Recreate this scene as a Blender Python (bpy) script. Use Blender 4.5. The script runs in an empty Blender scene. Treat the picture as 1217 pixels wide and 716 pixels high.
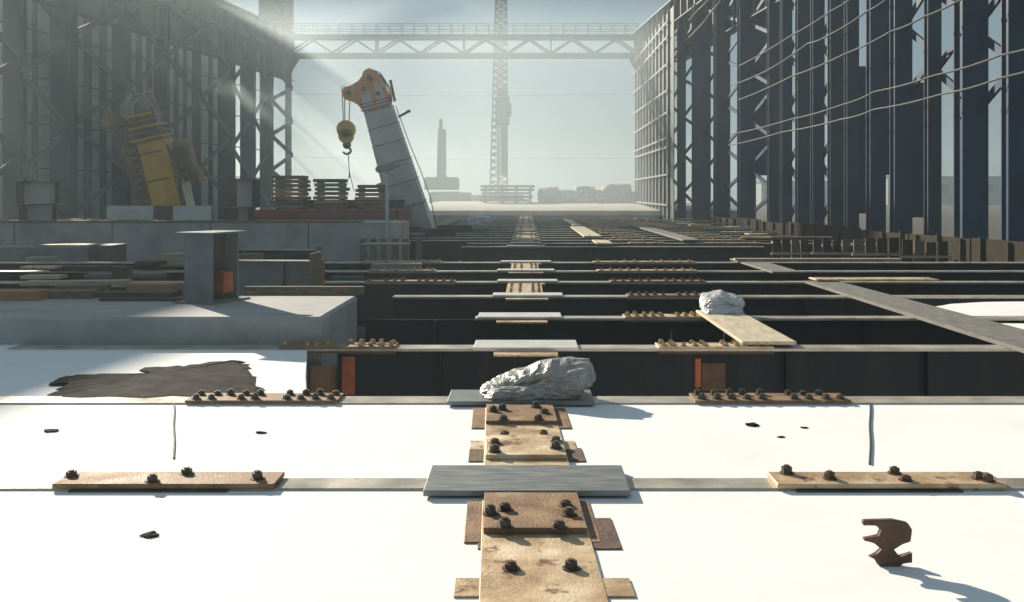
import bpy, bmesh, math, random
from mathutils import Vector, Matrix, noise
R = random.Random(7)
scene = bpy.context.scene
COL = scene.collection
F = 1183.0          # focal length in photo pixels
VX, VY = 625.0, 232.0   # vanishing point of the deck direction in the photo
H = 1.6             # eye height above the girder flanges

def gx(px, d):                      # real X for something at distance d
    return (px - VX) / F * d
def gz(py, d):                      # real height at distance d
    return H - (py - VY) / F * d
def gd(py, z=0.0):                  # distance of a point at height z
    return (H - z) * F / (py - VY)

# ------------------------------------------------------------------ materials
def ramp_mat(name, cols, scale=4.0, rough=(0.5, 0.8), metal=0.0, bump=0.15, stretch=(1, 1, 1),
             fine=40.0, spots=None, spec=0.5):
    m = bpy.data.materials.new(name)
    m.use_nodes = True
    nt = m.node_tree
    n, l = nt.nodes, nt.links
    b = n['Principled BSDF']
    geo = n.new('ShaderNodeNewGeometry')
    mp = n.new('ShaderNodeMapping'); mp.inputs['Scale'].default_value = stretch
    l.new(geo.outputs['Position'], mp.inputs['Vector'])
    nz = n.new('ShaderNodeTexNoise'); nz.inputs['Scale'].default_value = scale
    nz.inputs['Detail'].default_value = 7; nz.inputs['Roughness'].default_value = 0.62
    l.new(mp.outputs['Vector'], nz.inputs['Vector'])
    cr = n.new('ShaderNodeValToRGB')
    e = cr.color_ramp.elements
    k = len(cols)
    for i, c in enumerate(cols):
        p = 0.3 + 0.4 * i / max(1, k - 1)
        if i < 2:
            el = e[i]; el.position = p
        else:
            el = e.new(p)
        el.color = (*c, 1)
    l.new(nz.outputs['Fac'], cr.inputs['Fac'])
    out = cr.outputs['Color']
    nf = n.new('ShaderNodeTexNoise'); nf.inputs['Scale'].default_value = fine
    nf.inputs['Detail'].default_value = 4
    l.new(mp.outputs['Vector'], nf.inputs['Vector'])
    if spots:
        sc, th, colr = spots
        ns = n.new('ShaderNodeTexNoise'); ns.inputs['Scale'].default_value = sc
        ns.inputs['Detail'].default_value = 8; ns.inputs['Roughness'].default_value = 0.7
        l.new(geo.outputs['Position'], ns.inputs['Vector'])
        rr = n.new('ShaderNodeValToRGB')
        rr.color_ramp.elements[0].position = th; rr.color_ramp.elements[0].color = (0, 0, 0, 1)
        rr.color_ramp.elements[1].position = th + 0.08; rr.color_ramp.elements[1].color = (1, 1, 1, 1)
        l.new(ns.outputs['Fac'], rr.inputs['Fac'])
        mx = n.new('ShaderNodeMix'); mx.data_type = 'RGBA'
        l.new(rr.outputs['Color'], mx.inputs[0]); l.new(out, mx.inputs[6])
        mx.inputs[7].default_value = (*colr, 1)
        out = mx.outputs[2]
    l.new(out, b.inputs['Base Color'])
    mr = n.new('ShaderNodeMapRange')
    mr.inputs['From Min'].default_value = 0.3; mr.inputs['From Max'].default_value = 0.7
    mr.inputs['To Min'].default_value = rough[0]; mr.inputs['To Max'].default_value = rough[1]
    l.new(nz.outputs['Fac'], mr.inputs['Value']); l.new(mr.outputs['Result'], b.inputs['Roughness'])
    b.inputs['Metallic'].default_value = metal
    b.inputs['Specular IOR Level'].default_value = spec
    if bump:
        ad = n.new('ShaderNodeMath'); ad.operation = 'ADD'
        l.new(nz.outputs['Fac'], ad.inputs[0]); l.new(nf.outputs['Fac'], ad.inputs[1])
        bp = n.new('ShaderNodeBump'); bp.inputs['Strength'].default_value = bump
        bp.inputs['Distance'].default_value = 0.02
        l.new(ad.outputs['Value'], bp.inputs['Height']); l.new(bp.outputs['Normal'], b.inputs['Normal'])
    return m

M = {}
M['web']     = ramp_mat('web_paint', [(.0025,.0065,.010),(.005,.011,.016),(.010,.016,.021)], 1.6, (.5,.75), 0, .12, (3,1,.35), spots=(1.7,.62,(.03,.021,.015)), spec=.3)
M['flange']  = ramp_mat('flange_steel', [(.30,.27,.22),(.47,.43,.36),(.62,.57,.48)], 3.0, (.32,.55), .35, .1, spots=(6,.62,(.22,.12,.06)))
M['cover']   = ramp_mat('cover_plate_zinc', [(.15,.17,.17),(.21,.225,.225),(.30,.305,.295)], 5.0, (.36,.55), .4, .15, (1,5,1), 60, spots=(9,.66,(.25,.2,.15)))
M['gold']    = ramp_mat('sunlit_tan_plate', [(.36,.22,.11),(.62,.45,.27),(.80,.68,.50)], 3.5, (.36,.62), .3, .2, (1,1,1), 60, spots=(5,.56,(.20,.10,.045)))  # rusty tan steel with golden sunlight put into its colour
M['rust']    = ramp_mat('rusty_plate', [(.14,.075,.038),(.25,.145,.075),(.37,.24,.135)], 5.0, (.5,.85), .15, .3, (1,1,1), 80, spots=(6,.57,(.36,.25,.15)))
M['darkrust']= ramp_mat('dark_rusty_steel', [(.06,.035,.022),(.11,.06,.035),(.16,.09,.05)], 6.0, (.6,.9), 0, .3)
M['coverglare'] = ramp_mat('glare_cover_plate', [(.52,.50,.45),(.66,.64,.59),(.76,.74,.69)], 4.0, (.3,.5), .2, .1, (1,4,1), 50, spots=(8,.68,(.3,.22,.15)))  # paler copy of the cover plate, specular glare put into its colour
M['bolt']    = ramp_mat('bolt_steel', [(.04,.035,.03),(.09,.075,.06),(.14,.11,.085)], 25.0, (.4,.7), .4, .1)
M['boltgold']= ramp_mat('bolt_sunlit', [(.2,.14,.07),(.40,.29,.16),(.55,.43,.28)], 25.0, (.35,.6), .4, .1)  # lit copy of the bolt steel, golden sun put into its colour
M['blue']    = ramp_mat('blue_column_paint', [(.012,.036,.086),(.018,.05,.11),(.028,.06,.115)], .8, (.45,.7), 0, .08, (1,1,.3), 20, spots=(2.2,.66,(.045,.05,.055)), spec=.2)
M['blue2'] = ramp_mat('weathered_blue_column_paint', [(.016,.042,.07),(.024,.055,.086),(.034,.064,.088)], 1.1, (.5,.75), 0, .1, (1,1,.25), 20, spots=(1.8,.62,(.04,.038,.034)), spec=.2)
M['grayblue']= ramp_mat('greyblue_column_paint', [(.008,.026,.040),(.013,.035,.051),(.02,.042,.056)], .8, (.5,.75), 0, .08, (1,1,.3), 20, spots=(2.5,.64,(.07,.06,.05)))
M['fascia']  = ramp_mat('fascia_steel', [(.07,.075,.08),(.10,.105,.11),(.15,.15,.15)], .7, (.5,.8), 0, .08)
M['rail']    = ramp_mat('pale_rail_timber', [(.22,.20,.16),(.30,.275,.23),(.38,.35,.30)], 3, (.5,.8), 0, .1)
M['concrete']= ramp_mat('concrete', [(.26,.27,.27),(.36,.37,.365),(.45,.45,.44)], 1.4, (.75,.95), 0, .25, (1,1,1), 25, spots=(2.5,.62,(.17,.165,.155)))
M['slab']    = ramp_mat('pale_concrete', [(.42,.38,.32),(.55,.50,.43),(.64,.59,.51)], .8, (.75,.95), 0, .2)
M['wood']    = ramp_mat('old_timber', [(.09,.065,.043),(.16,.117,.078),(.24,.185,.128)], 6, (.7,.95), 0, .3, (1,6,6), 40)
M['darkwood']= ramp_mat('dark_timber', [(.025,.02,.015),(.05,.038,.028),(.085,.066,.05)], 6, (.7,.95), 0, .3, (1,6,6), 40)
M['palewood']= ramp_mat('pale_timber', [(.30,.235,.16),(.42,.34,.24),(.52,.44,.33)], 5, (.6,.85), 0, .25, (1,6,6), 40)  # pale timber; at the left it carries sunlit streaks in its colour
M['redwood'] = ramp_mat('orange_stained_timber', [(.28,.13,.06),(.38,.19,.09),(.46,.26,.14)], 5, (.7,.9), 0, .25, (1,6,6), 40)
M['kick'] = ramp_mat('brown_kick_board', [(.02,.016,.011),(.045,.035,.024),(.075,.06,.042)], 4, (.8,.95), 0, .3, (3,3,1), 40, spec=.1)
M['walk']    = ramp_mat('grey_walkway_plank', [(.11,.108,.10),(.17,.165,.15),(.24,.225,.20)], 3, (.6,.9), 0, .3, (6,1,1), 40, spots=(5,.64,(.13,.11,.09)))
M['goldplank']=ramp_mat('pale_plank', [(.46,.38,.26),(.58,.50,.36),(.68,.60,.46)], 3, (.5,.8), 0, .25, (6,1,1), 40)
M['red']     = ramp_mat('red_oxide_paint', [(.13,.035,.03),(.19,.055,.045),(.23,.085,.07)], 2, (.6,.85), 0, .15, spots=(4,.62,(.12,.08,.06)))
M['orangered']=ramp_mat('red_primer', [(.30,.06,.02),(.42,.10,.035),(.48,.16,.07)], 6, (.55,.8), 0, .15)
M['yellow']  = ramp_mat('yellow_crane_paint', [(.40,.23,.012),(.52,.31,.018),(.58,.38,.05)], 1.2, (.4,.6), 0, .05, spots=(3,.66,(.25,.18,.08)))
M['cream']   = ramp_mat('cream_paint', [(.5,.47,.33),(.6,.57,.42),(.66,.63,.5)], 2, (.4,.6), 0, .05)
M['white']   = ramp_mat('white_crane_paint', [(.42,.43,.42),(.52,.53,.52),(.6,.6,.585)], .9, (.4,.6), 0, .05, spots=(3,.68,(.4,.36,.32)))
M['orange']  = ramp_mat('orange_crane_paint', [(.62,.14,.02),(.74,.24,.06),(.74,.44,.25)], 2.5, (.4,.65), 0, .1, spots=(3,.58,(.5,.42,.36)))
M['dark']    = ramp_mat('dark_machinery', [(.03,.032,.035),(.06,.06,.06),(.10,.095,.085)], 4, (.45,.75), .2, .15)
M['greyst']  = ramp_mat('grey_primed_steel', [(.13,.15,.16),(.19,.215,.23),(.25,.275,.285)], 2.2, (.45,.7), .1, .1, spots=(4,.64,(.2,.14,.1)))
M['palest']  = ramp_mat('pale_lattice_steel', [(.18,.18,.175),(.26,.26,.25),(.33,.325,.315)], 2, (.5,.7), .1, .1)
M['gantry']  = ramp_mat('gantry_steel', [(.025,.04,.048),(.04,.058,.066),(.06,.075,.08)], 1, (.5,.75), 0, .08)
M['cable']   = ramp_mat('cable_sheath', [(.025,.025,.023),(.045,.044,.04),(.065,.062,.055)], 5, (.6,.85), 0, .05)
M['plastic'] = ramp_mat('grey_plastic_sheet', [(.25,.24,.225),(.35,.34,.32),(.47,.45,.43)], 7, (.28,.5), 0, .3, spots=(12,.64,(.62,.6,.57)))
M['whiteplastic'] = ramp_mat('white_plastic_sheet', [(.5,.5,.5),(.62,.62,.62),(.72,.72,.71)], 6, (.3,.5), 0, .3)
M['pink']    = ramp_mat('faded_pink_paint', [(.5,.36,.34),(.58,.43,.41),(.64,.5,.47)], 2, (.5,.7), 0, .05)
M['blank_white']    = ramp_mat('blank_fill', [(.86,.86,.86),(.9,.9,.9),(.92,.92,.92)], 1.2, (.7,.9), 0, .12, fine=8, spec=.2)  # white stand-in for the blank areas between the near girders
M['remnant']    = ramp_mat('dark_remnant', [(.006,.0055,.005),(.012,.011,.010),(.022,.02,.018)], 5, (.85,1), 0, .6, fine=60, spec=.1)  # dark stand-in for leftover pieces of girder web
M['earth']   = ramp_mat('site_earth', [(.05,.045,.04),(.09,.08,.07),(.14,.125,.105)], .6, (.85,1), 0, .4, fine=20, spec=.2)
M['sack']    = ramp_mat('tan_sacking', [(.30,.25,.17),(.42,.36,.26),(.52,.46,.35)], 3, (.7,.9), 0, .3)
M['farwall'] = ramp_mat('pale_far_facade', [(.2,.215,.22),(.26,.28,.285),(.31,.325,.325)], .3, (.7,.9), 0, .1)
M['letter_blue'] = ramp_mat('navy_lettering', [(.02,.025,.06),(.03,.035,.08)], 5, (.5,.6), 0, 0)
M['letter_red'] = ramp_mat('brown_red_lettering', [(.22,.10,.08),(.28,.13,.11)], 5, (.5,.6), 0, 0)
M['rubber']  = ramp_mat('cable_black', [(.02,.02,.02),(.04,.04,.04)], 8, (.6,.8), 0, .05)

for k_ in ('plastic', 'whiteplastic'):
    b_ = M[k_].node_tree.nodes['Principled BSDF']; b_.inputs['Subsurface Weight'].default_value = .08; b_.inputs['Subsurface Radius'].default_value = (.06, .055, .05); b_.inputs['Subsurface Scale'].default_value = 1.0
# ------------------------------------------------------------------ helpers
def empty(name, loc=(0, 0, 0), rz=0.0, label=None, cat=None, group=None):
    o = bpy.data.objects.new(name, None)
    o.empty_display_size = .2
    o.location = loc; o.rotation_euler = (0, 0, rz)
    COL.objects.link(o)
    tag(o, label, cat, group)
    return o
def tag(o, label=None, cat=None, group=None, kind=None):
    if label: o['label'] = label
    if cat: o['category'] = cat
    if group: o['group'] = group
    if kind: o['kind'] = kind
    elif label and 'kind' not in o: o['kind'] = 'thing'
    return o
class MB:
    def __init__(s): s.bm = bmesh.new()
    def box(s, x0, x1, y0, y1, z0, z1, bev=0, jit=0):
        r = bmesh.ops.create_cube(s.bm, size=1)
        vs = r['verts']
        for v in vs:
            v.co = Vector((x0 + (v.co.x + .5) * (x1 - x0), y0 + (v.co.y + .5) * (y1 - y0), z0 + (v.co.z + .5) * (z1 - z0)))
            if jit: v.co += Vector((R.uniform(-jit, jit), R.uniform(-jit, jit), 0))
        if bev:
            es = list({e for v in vs for e in v.link_edges})
            bmesh.ops.bevel(s.bm, geom=es, offset=bev, segments=1, affect='EDGES')
        return s
    def bar(s, a, b, w, h=None, up=(0, 0, 1)):       # rectangular bar from a to b
        a, b = Vector(a), Vector(b); h = h or w
        d = (b - a); L = d.length; d.normalize()
        u = Vector(up)
        if abs(d.dot(u)) > .98: u = Vector((0, 1, 0))
        sx = d.cross(u).normalized(); sz = sx.cross(d).normalized()
        vs = []
        for p in (a, b):
            for i, j in ((-1, -1), (1, -1), (1, 1), (-1, 1)):
                vs.append(s.bm.verts.new(p + sx * (i * w / 2) + sz * (j * h / 2)))
        f = s.bm.faces.new
        f(vs[0:4][::-1]); f(vs[4:8])
        for i in range(4):
            j = (i + 1) % 4
            f((vs[i], vs[j], vs[4 + j], vs[4 + i]))
        return s
    def tube(s, pts, r, seg=6, r2=None):
        pts = [Vector(p) for p in pts]
        rings = []
        n = len(pts)
        for k, p in enumerate(pts):
            d = (pts[min(k + 1, n - 1)] - pts[max(k - 1, 0)]).normalized()
            u = Vector((0, 0, 1)) if abs(d.z) < .95 else Vector((0, 1, 0))
            a = d.cross(u).normalized(); b = a.cross(d)
            rr = r if r2 is None else r + (r2 - r) * k / (n - 1)
            rings.append([s.bm.verts.new(p + a * (rr * math.cos(t * 2 * math.pi / seg)) + b * (rr * math.sin(t * 2 * math.pi / seg))) for t in range(seg)])
        for q, w in zip(rings, rings[1:]):
            for t in range(seg):
                u = (t + 1) % seg
                s.bm.faces.new((q[t], q[u], w[u], w[t]))
        s.bm.faces.new(rings[0][::-1]); s.bm.faces.new(rings[-1])
        return s
    def prism(s, poly, axis, t0, t1):                 # polygon extruded; axis 'x' (poly y,z), 'y' (poly x,z) or 'z' (poly x,y)
        def P(p, t):
            if axis == 'x': return (t, p[0], p[1])
            if axis == 'y': return (p[0], t, p[1])
            return (p[0], p[1], t)
        a = [s.bm.verts.new(P(p, t0)) for p in poly]
        b = [s.bm.verts.new(P(p, t1)) for p in poly]
        s.bm.faces.new(a); s.bm.faces.new(b[::-1])
        n = len(poly)
        for i in range(n):
            j = (i + 1) % n
            s.bm.faces.new((a[j], a[i], b[i], b[j]))
        return s
    def build(s, name, mat, parent=None, mats=None, smooth=False):
        bmesh.ops.recalc_face_normals(s.bm, faces=s.bm.faces[:])
        me = bpy.data.meshes.new(name)
        s.bm.to_mesh(me); s.bm.free()
        me.materials.append(mat)
        if smooth:
            for p in me.polygons: p.use_smooth = True
        o = bpy.data.objects.new(name, me)
        COL.objects.link(o)
        if parent: o.parent = parent
        return o
def part(name, mat, parent, *boxes, bev=0):
    m = MB()
    for b in boxes: m.box(*b, bev=bev)
    return m.build(name, mat, parent)
ORD = ['first','second','third','fourth','fifth','sixth','seventh','eighth','ninth','tenth','eleventh','twelfth',
       'thirteenth','fourteenth','fifteenth','sixteenth','seventeenth','eighteenth','nineteenth','twentieth',
       'twenty-first','twenty-second','twenty-third','twenty-fourth','twenty-fifth','twenty-sixth']

# ------------------------------------------------------------------ bolts (shared meshes)
def bolt_mesh(name, r, h, mat):
    m = MB()
    bmesh.ops.create_cone(m.bm, cap_ends=True, segments=12, radius1=r * 1.35, radius2=r * 1.35, depth=.006, matrix=Matrix.Translation((0, 0, .003)))
    bmesh.ops.create_cone(m.bm, cap_ends=True, segments=6, radius1=r, radius2=r, depth=h, matrix=Matrix.Translation((0, 0, .006 + h / 2)))
    bmesh.ops.create_cone(m.bm, cap_ends=True, segments=8, radius1=r * .55, radius2=r * .5, depth=h * .3, matrix=Matrix.Translation((0, 0, .006 + h + h * .15)))
    me = bpy.data.meshes.new(name); m.bm.to_mesh(me); m.bm.free(); me.materials.append(mat)
    return me
BOLT_BIG = bolt_mesh('bolt', .030, .027, M['bolt'])
BOLT_MID = bolt_mesh('bolt', .028, .026, M['bolt'])
BOLT_GOLD = bolt_mesh('bolt', .028, .028, M['boltgold'])
BOLT_BIGRUST = bolt_mesh('bolt', .029, .024, M['darkrust'])
def add_bolt(me, parent, x, y, z):
    if me is BOLT_BIG and R.random() < .4: me = BOLT_BIGRUST
    o = bpy.data.objects.new('bolt', me); COL.objects.link(o)
    o.parent = parent; o.location = (x, y, z)
    o.rotation_euler = (R.uniform(-.05, .05), R.uniform(-.05, .05), R.uniform(0, 1)); o.scale = (1, 1, R.uniform(.8, 1.2))
    return o

# ------------------------------------------------------------------ camera
cam_d = bpy.data.cameras.new('camera'); cam = bpy.data.objects.new('camera', cam_d); COL.objects.link(cam)
cam.location = (0, 0, H); cam.rotation_euler = (math.radians(90), 0, 0)
cam_d.sensor_width = 36; cam_d.lens = 36 * F / 1217
cam_d.shift_x = -(VX - 608.5) / 1217; cam_d.shift_y = -(358 - VY) / 1217
cam_d.clip_start = .05; cam_d.clip_end = 3000
scene.camera = cam

# ------------------------------------------------------------------ ground
def sheet(name, x0, x1, y0, y1, z, nx, ny, amp, scale, mat, label):
    bm = bmesh.new()
    vs = [[bm.verts.new((x0 + (x1 - x0) * i / nx, y0 + (y1 - y0) * j / ny,
           z + amp * noise.noise(Vector((x0 + (x1 - x0) * i / nx, y0 + (y1 - y0) * j / ny, 0)) * scale))) for i in range(nx + 1)] for j in range(ny + 1)]
    for j in range(ny):
        for i in range(nx):
            bm.faces.new((vs[j][i], vs[j][i + 1], vs[j + 1][i + 1], vs[j + 1][i]))
    me = bpy.data.meshes.new(name); bm.to_mesh(me); bm.free(); me.materials.append(mat)
    for p in me.polygons: p.use_smooth = True
    o = bpy.data.objects.new(name, me); COL.objects.link(o)
    return tag(o, label, 'ground', None, 'structure')
sheet('ground', -420, 420, -60, 480, -1.6, 60, 60, .12, .05, M['earth'], 'dark trampled earth under and around the steel deck')

def pad(name, outline, ztop, zbot, label, mat=None, amp=.012):
    """raised white fill with an uneven outline: triangulated top + skirt"""
    bm = bmesh.new()
    top = [bm.verts.new((x, y, ztop)) for x, y in outline]
    f = bm.faces.new(top)
    r = bmesh.ops.extrude_face_region(bm, geom=[f])
    for v in r['geom']:
        if isinstance(v, bmesh.types.BMVert): v.co.z = zbot
    bmesh.ops.recalc_face_normals(bm, faces=bm.faces[:])
    me = bpy.data.meshes.new(name); bm.to_mesh(me); bm.free(); me.materials.append(mat or M['blank_white'])
    o = bpy.data.objects.new(name, me); COL.objects.link(o)
    return tag(o, label, 'ground', None, 'structure')
GW = -.012   # level of the white fill standing in for blank areas
pad('blank_fill', [(-14, -6), (14, -6), (14, 7.74), (-1.70, 7.74), (-1.95, 8.8), (-2.30, 10.46), (-5.4, 10.46), (-5.5, 12.9), (-14, 12.9)],
    GW, -1.7, 'white fill level with the nearest girders, standing in for blank areas')
def ragged(pts, j=.08, sub=5):
    out = []
    n = len(pts)
    for i in range(n):
        a, b = Vector(pts[i]), Vector(pts[(i + 1) % n])
        for k in range(sub):
            p = a.lerp(b, k / sub)
            out.append((p.x + R.uniform(-j, j), p.y + R.uniform(-j, j)))
    return out
pad('blank_fill', ragged([(5.55, 13.4), (7.2, 13.3), (9.5, 13.4), (9.5, 15.3), (7.0, 15.2), (5.9, 14.6)], .07), -.03, -1.65, 'ragged white fill level with the deck at the right')
pad('blank_fill', ragged([(5.75, 10.9), (8.5, 10.9), (8.5, 12.7), (6.0, 12.6)], .07), -.03, -1.65, 'white fill between two girders at the right edge')

# low ragged dark mound standing in for a leftover piece of girder web
sp = [(60,476),(66,462),(74,449),(105,447),(140,449),(170,446),(173,438),(225,436),(280,429),(291,432),(301,443),(306,458),(318,468),(310,476)]
bm = bmesh.new()
ctr = Vector((gx(190, 8.9), 8.9, GW + .018))
ol = ragged([(gx(px, gd(py, GW)), gd(py, GW)) for px, py in sp], .05, 7)
cv = bm.verts.new(ctr); rim = [bm.verts.new((x, y, GW + .001)) for x, y in ol]
mid = [bm.verts.new(((x - ctr.x) * .92 + ctr.x, (y - ctr.y) * .92 + ctr.y, GW + .014 + R.uniform(-.004, .006))) for x, y in ol]
for i in range(len(ol)):
    j = (i + 1) % len(ol)
    bm.faces.new((rim[i], rim[j], mid[j], mid[i])); bm.faces.new((mid[i], mid[j], cv))
bmesh.ops.recalc_face_normals(bm, faces=bm.faces[:])
me = bpy.data.meshes.new('web_remnant'); bm.to_mesh(me); bm.free(); me.materials.append(M['remnant'])
o = bpy.data.objects.new('web_remnant', me); COL.objects.link(o)
tag(o, 'ragged dark patch standing in for leftover girder web on the white fill at the left', 'remnant', None, 'structure')

# dark lumps standing in for leftover specks of the girder webs
def speck(px, py, w, label):
    d = gd(py, GW)
    m = MB()
    r = bmesh.ops.create_icosphere(m.bm, subdivisions=2, radius=w / 2)
    off = R.uniform(0, 50)
    for v in r['verts']:
        k = 1 + .75 * noise.noise(v.co * (5 / w) + Vector((off, 0, 0)))
        v.co = Vector((v.co.x * k, v.co.y * k * .8, v.co.z * .22 * k))
    o = m.build('web_speck', M['remnant'])
    o.location = (gx(px, d), d, GW + w * .05)
    tag(o, label, 'speck', 'leftover dark specks on the white fill')
speck(310, 515, .07, 'dark scrap on white fill below the right end of the soil patch')
speck(61, 513, .09, 'dark scrap on white fill near the left edge below the soil patch')
speck(178, 637, .085, 'flat dark scrap on the white fill in front of the left splice plate')
speck(895, 506, .10, 'larger dark scrap on white fill behind the right splice plate')
speck(956, 509, .05, 'small dark scrap beside the larger one on the right white fill')
speck(928, 520, .05, 'small dark scrap nearest the right splice plate on the white fill')
speck(68, 458, .16, 'lumpy dark speck at the left tip of the soil patch')
def streak(px, y0, y1, label):  # thin tube standing in for a leftover dark line
    a, b = gd(y0, GW), gd(y1, GW)
    pts = [(gx(px, a + (b - a) * t / 12) + .003 * math.sin(t * .9), a + (b - a) * t / 12, GW + .006) for t in range(13)]
    tag(MB().tube(pts, .006, 6).build('streak', M['rubber']), label, 'streak', 'thin leftover streaks on the white fill')
streak(207, 482, 546, 'thin dark cord on the white fill left of the spine girder')
streak(1034, 480, 553, 'thin dark cord on the white fill right of the spine girder')
# rusty notched bracket standing at the right
d = 4.33
bp_ = [(1025,618),(1060,617),(1078,621),(1083,629),(1081,643),(1071,645),(1060,652),(1068,662),(1083,656),(1083,668),(1072,668),(1065,673),(1083,676),(1086,688),(1024,688),(1028,678),(1046,674),(1040,664),(1032,661),(1042,658),(1048,652),(1038,644),(1026,642),(1026,639),(1044,637),(1047,629),(1040,623),(1025,624)]
m = MB(); m.prism([(gx(px, d), gz(py, d)) for px, py in bp_], 'y', d - .014, d + .014); bmesh.ops.bevel(m.bm, geom=m.bm.edges[:], offset=.003, segments=1, affect='EDGES')
o = m.build('rusty_bracket', M['darkrust']); tag(o, 'rusty notched steel bracket standing on the white fill at lower right', 'bracket')

# ------------------------------------------------------------------ spine girder (nearest piece)
sg = empty('spine_girder', (0, 0, 0), 0, 'sunlit longitudinal spine girder with bolted splice plates nearest the camera', 'girder', 'spine girders')
def scx(y): return .065 - .033 * (y - 4.1)
def skew(y0, y1, h0, h1, z0, z1, m=None):   # slab following the spine's slight skew
    m = m or MB()
    vs = [(scx(y0) - h0, y0), (scx(y0) + h1, y0), (scx(y1) + h1, y1), (scx(y1) - h0, y1)]
    m.prism(vs, 'z', z0, z1)
    bmesh.ops.bevel(m.bm, geom=m.bm.edges[:], offset=.002, segments=1, affect='EDGES')
    return m
skew(1.2, 7.72, .255, .255, -.03, 0).build('flange', M['gold'], sg)
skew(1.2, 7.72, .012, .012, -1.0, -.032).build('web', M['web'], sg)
def splice(parent, y0, y1, hw, z, t, bolts, mat, me=BOLT_BIG):
    p = skew(y0, y1, hw, hw, z, z + t).build('splice_plate', mat, parent)
    for px, py in bolts:
        y = gd(py + 3, z + t); add_bolt(me, p, gx(px, y), y, z + t)
    return p
splice(sg, 4.70, 5.26, .245, .001, .028, [(583,608),(600,603),(600,624),(665,625),(676,609),(672,598)], M['rust'])
splice(sg, 6.02, 6.52, .245, .001, .028, [(588,524),(588,534),(661,522),(661,530)], M['gold'])
splice(sg, 6.95, 7.50, .25, .001, .024, [(586,486),(597,484),(598,496),(640,496),(647,488),(637,481)], M['rust'])
for px, py in ((607,673),(679,673),(600,516),(646,516)):
    y = gd(py + 3, 0); add_bolt(BOLT_BIG, sg, gx(px, y), y, 0)
for (y0, y1, l, r, mt) in ((4.60,5.22,.335,.30,M['rust']),(4.52,4.95,.27,.385,M['darkrust']),(6.0,6.32,.35,.36,M['darkrust']),(6.28,6.50,.35,.33,M['gold']),(6.85,7.5,.35,.34,M['rust'])):
    skew(y0, y1, l, r, -.0115, {'rusty_plate': -.003, 'dark_rusty_steel': -.0052}.get(mt.name, -.0041)).build('packer_plate', mt, sg)
skew(3.98, 4.17, .36, .37, -.0112, -.0035).build('packer_plate', M['gold'], sg)

# ------------------------------------------------------------------ cross girders
def girder(idx, y, x0, x1, webx, depth=.78, fw=.27, cover=None, packers=True, splices=(), sup=None, nb=10, boltme=BOLT_MID, lab=None, coverm=None, stiff=(), ft=.03, nobottom=False):
    g = empty('cross_girder', (0, y, 0), 0, lab, 'girder', 'cross girders of the deck')
    part('top_flange', M['flange'], g, (x0, x1, -fw / 2, fw / 2, -ft, 0), bev=.003)
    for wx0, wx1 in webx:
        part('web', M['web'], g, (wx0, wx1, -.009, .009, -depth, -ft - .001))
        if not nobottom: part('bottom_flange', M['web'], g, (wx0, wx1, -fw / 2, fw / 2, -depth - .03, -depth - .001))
    for sx in stiff:
        part('stiffener', M['web'], g, (sx, sx + .016, -.11, -.0095, -depth + .002, -ft - .002))
    if cover:
        c0, c1, w = cover
        part('cover_plate', coverm or M['coverglare'], g, (c0, c1, -w / 2, w / 2, .0015, .032), bev=.003)
        if packers:
            a, b = c0 * .6, c1 * .6
            part('packer_plate', M['gold'], g, (a, b, -w / 2 - .22, -w / 2 - .02, -.025, -.005), bev=.002)
            part('packer_plate', M['rust'], g, (a, b, w / 2 + .02, w / 2 + .22, -.025, -.005), bev=.002)
    for s0, s1, mt in splices:
        p = part('splice_plate', mt, g, (s0, s1, -fw / 2 - .015, fw / 2 + .015, .0015, .022), bev=.002)
        part('splice_plate', M['darkrust'], g, (s0, s1, -fw / 2 - .012, fw / 2 + .012, -ft - .022, -ft - .0015))
        n = nb or max(3, int((s1 - s0) / .14))
        for r_ in (-1, 1):
            for k in range(n):
                if n > 4 and (k == n // 2 or R.random() < .06): continue
                add_bolt(boltme, p, s0 + (s1 - s0) * (k + .5) / n + R.uniform(-.008, .008), r_ * fw * .30, .022)
    return g
# nearest: plain flange bars lying in the white fill
g1 = girder(0, 5.53, -4.6, 4.6, [], fw=.20, cover=(-.545, .555, .50), packers=False,
            splices=[], lab='nearest cross girder with wide grey cover plate over the spine', coverm=M['cover'])
for s0, s1, bolts in ((-2.58, -1.37, [(85,564),(181,570),(222,561),(306,567)]), (1.37, 2.62, [(935,560),(986,567),(1063,561),(1076,569),(1163,567),(1174,570)])):
    p = part('splice_plate', M['gold'] if s0 > 0 else M['rust'], g1, (s0, s1, -.115, .125, .0015, .028), bev=.003)
    part('packer_plate', M['darkrust'], g1, (s0 + .1, s1 - .25, -.14, .125, -.0115, -.004))
    for px, py in bolts:
        yy = gd(py + 2, .028); yy = min(max(yy, 5.45), 5.62); add_bolt(BOLT_BIG, p, gx(px, yy), yy - 5.53, .028)
g2 = girder(1, 7.79, -5.4, 6.2, [], fw=.26, coverm=M['cover'], cover=(-.60, .52, .46), packers=False, splices=[(-2.62, -1.45, M['rust']), (1.30, 2.50, M['rust'])],
            lab='second nearest cross girder, the one the large grey plastic bundle lies on')
g3 = girder(2, 10.5, -5.4, 8.2, [(-1.99, 8.2)], cover=(-.54, .54, .55), splices=[(-2.57, -1.36, M['rust']), (1.38, 2.58, M['gold'])], nb=11, boltme=BOLT_GOLD,
            stiff=(2.72, -1.97, 5.9, -.9, .65, 4.2), lab='cross girder with a long dark web, running along the front of the concrete block')
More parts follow.
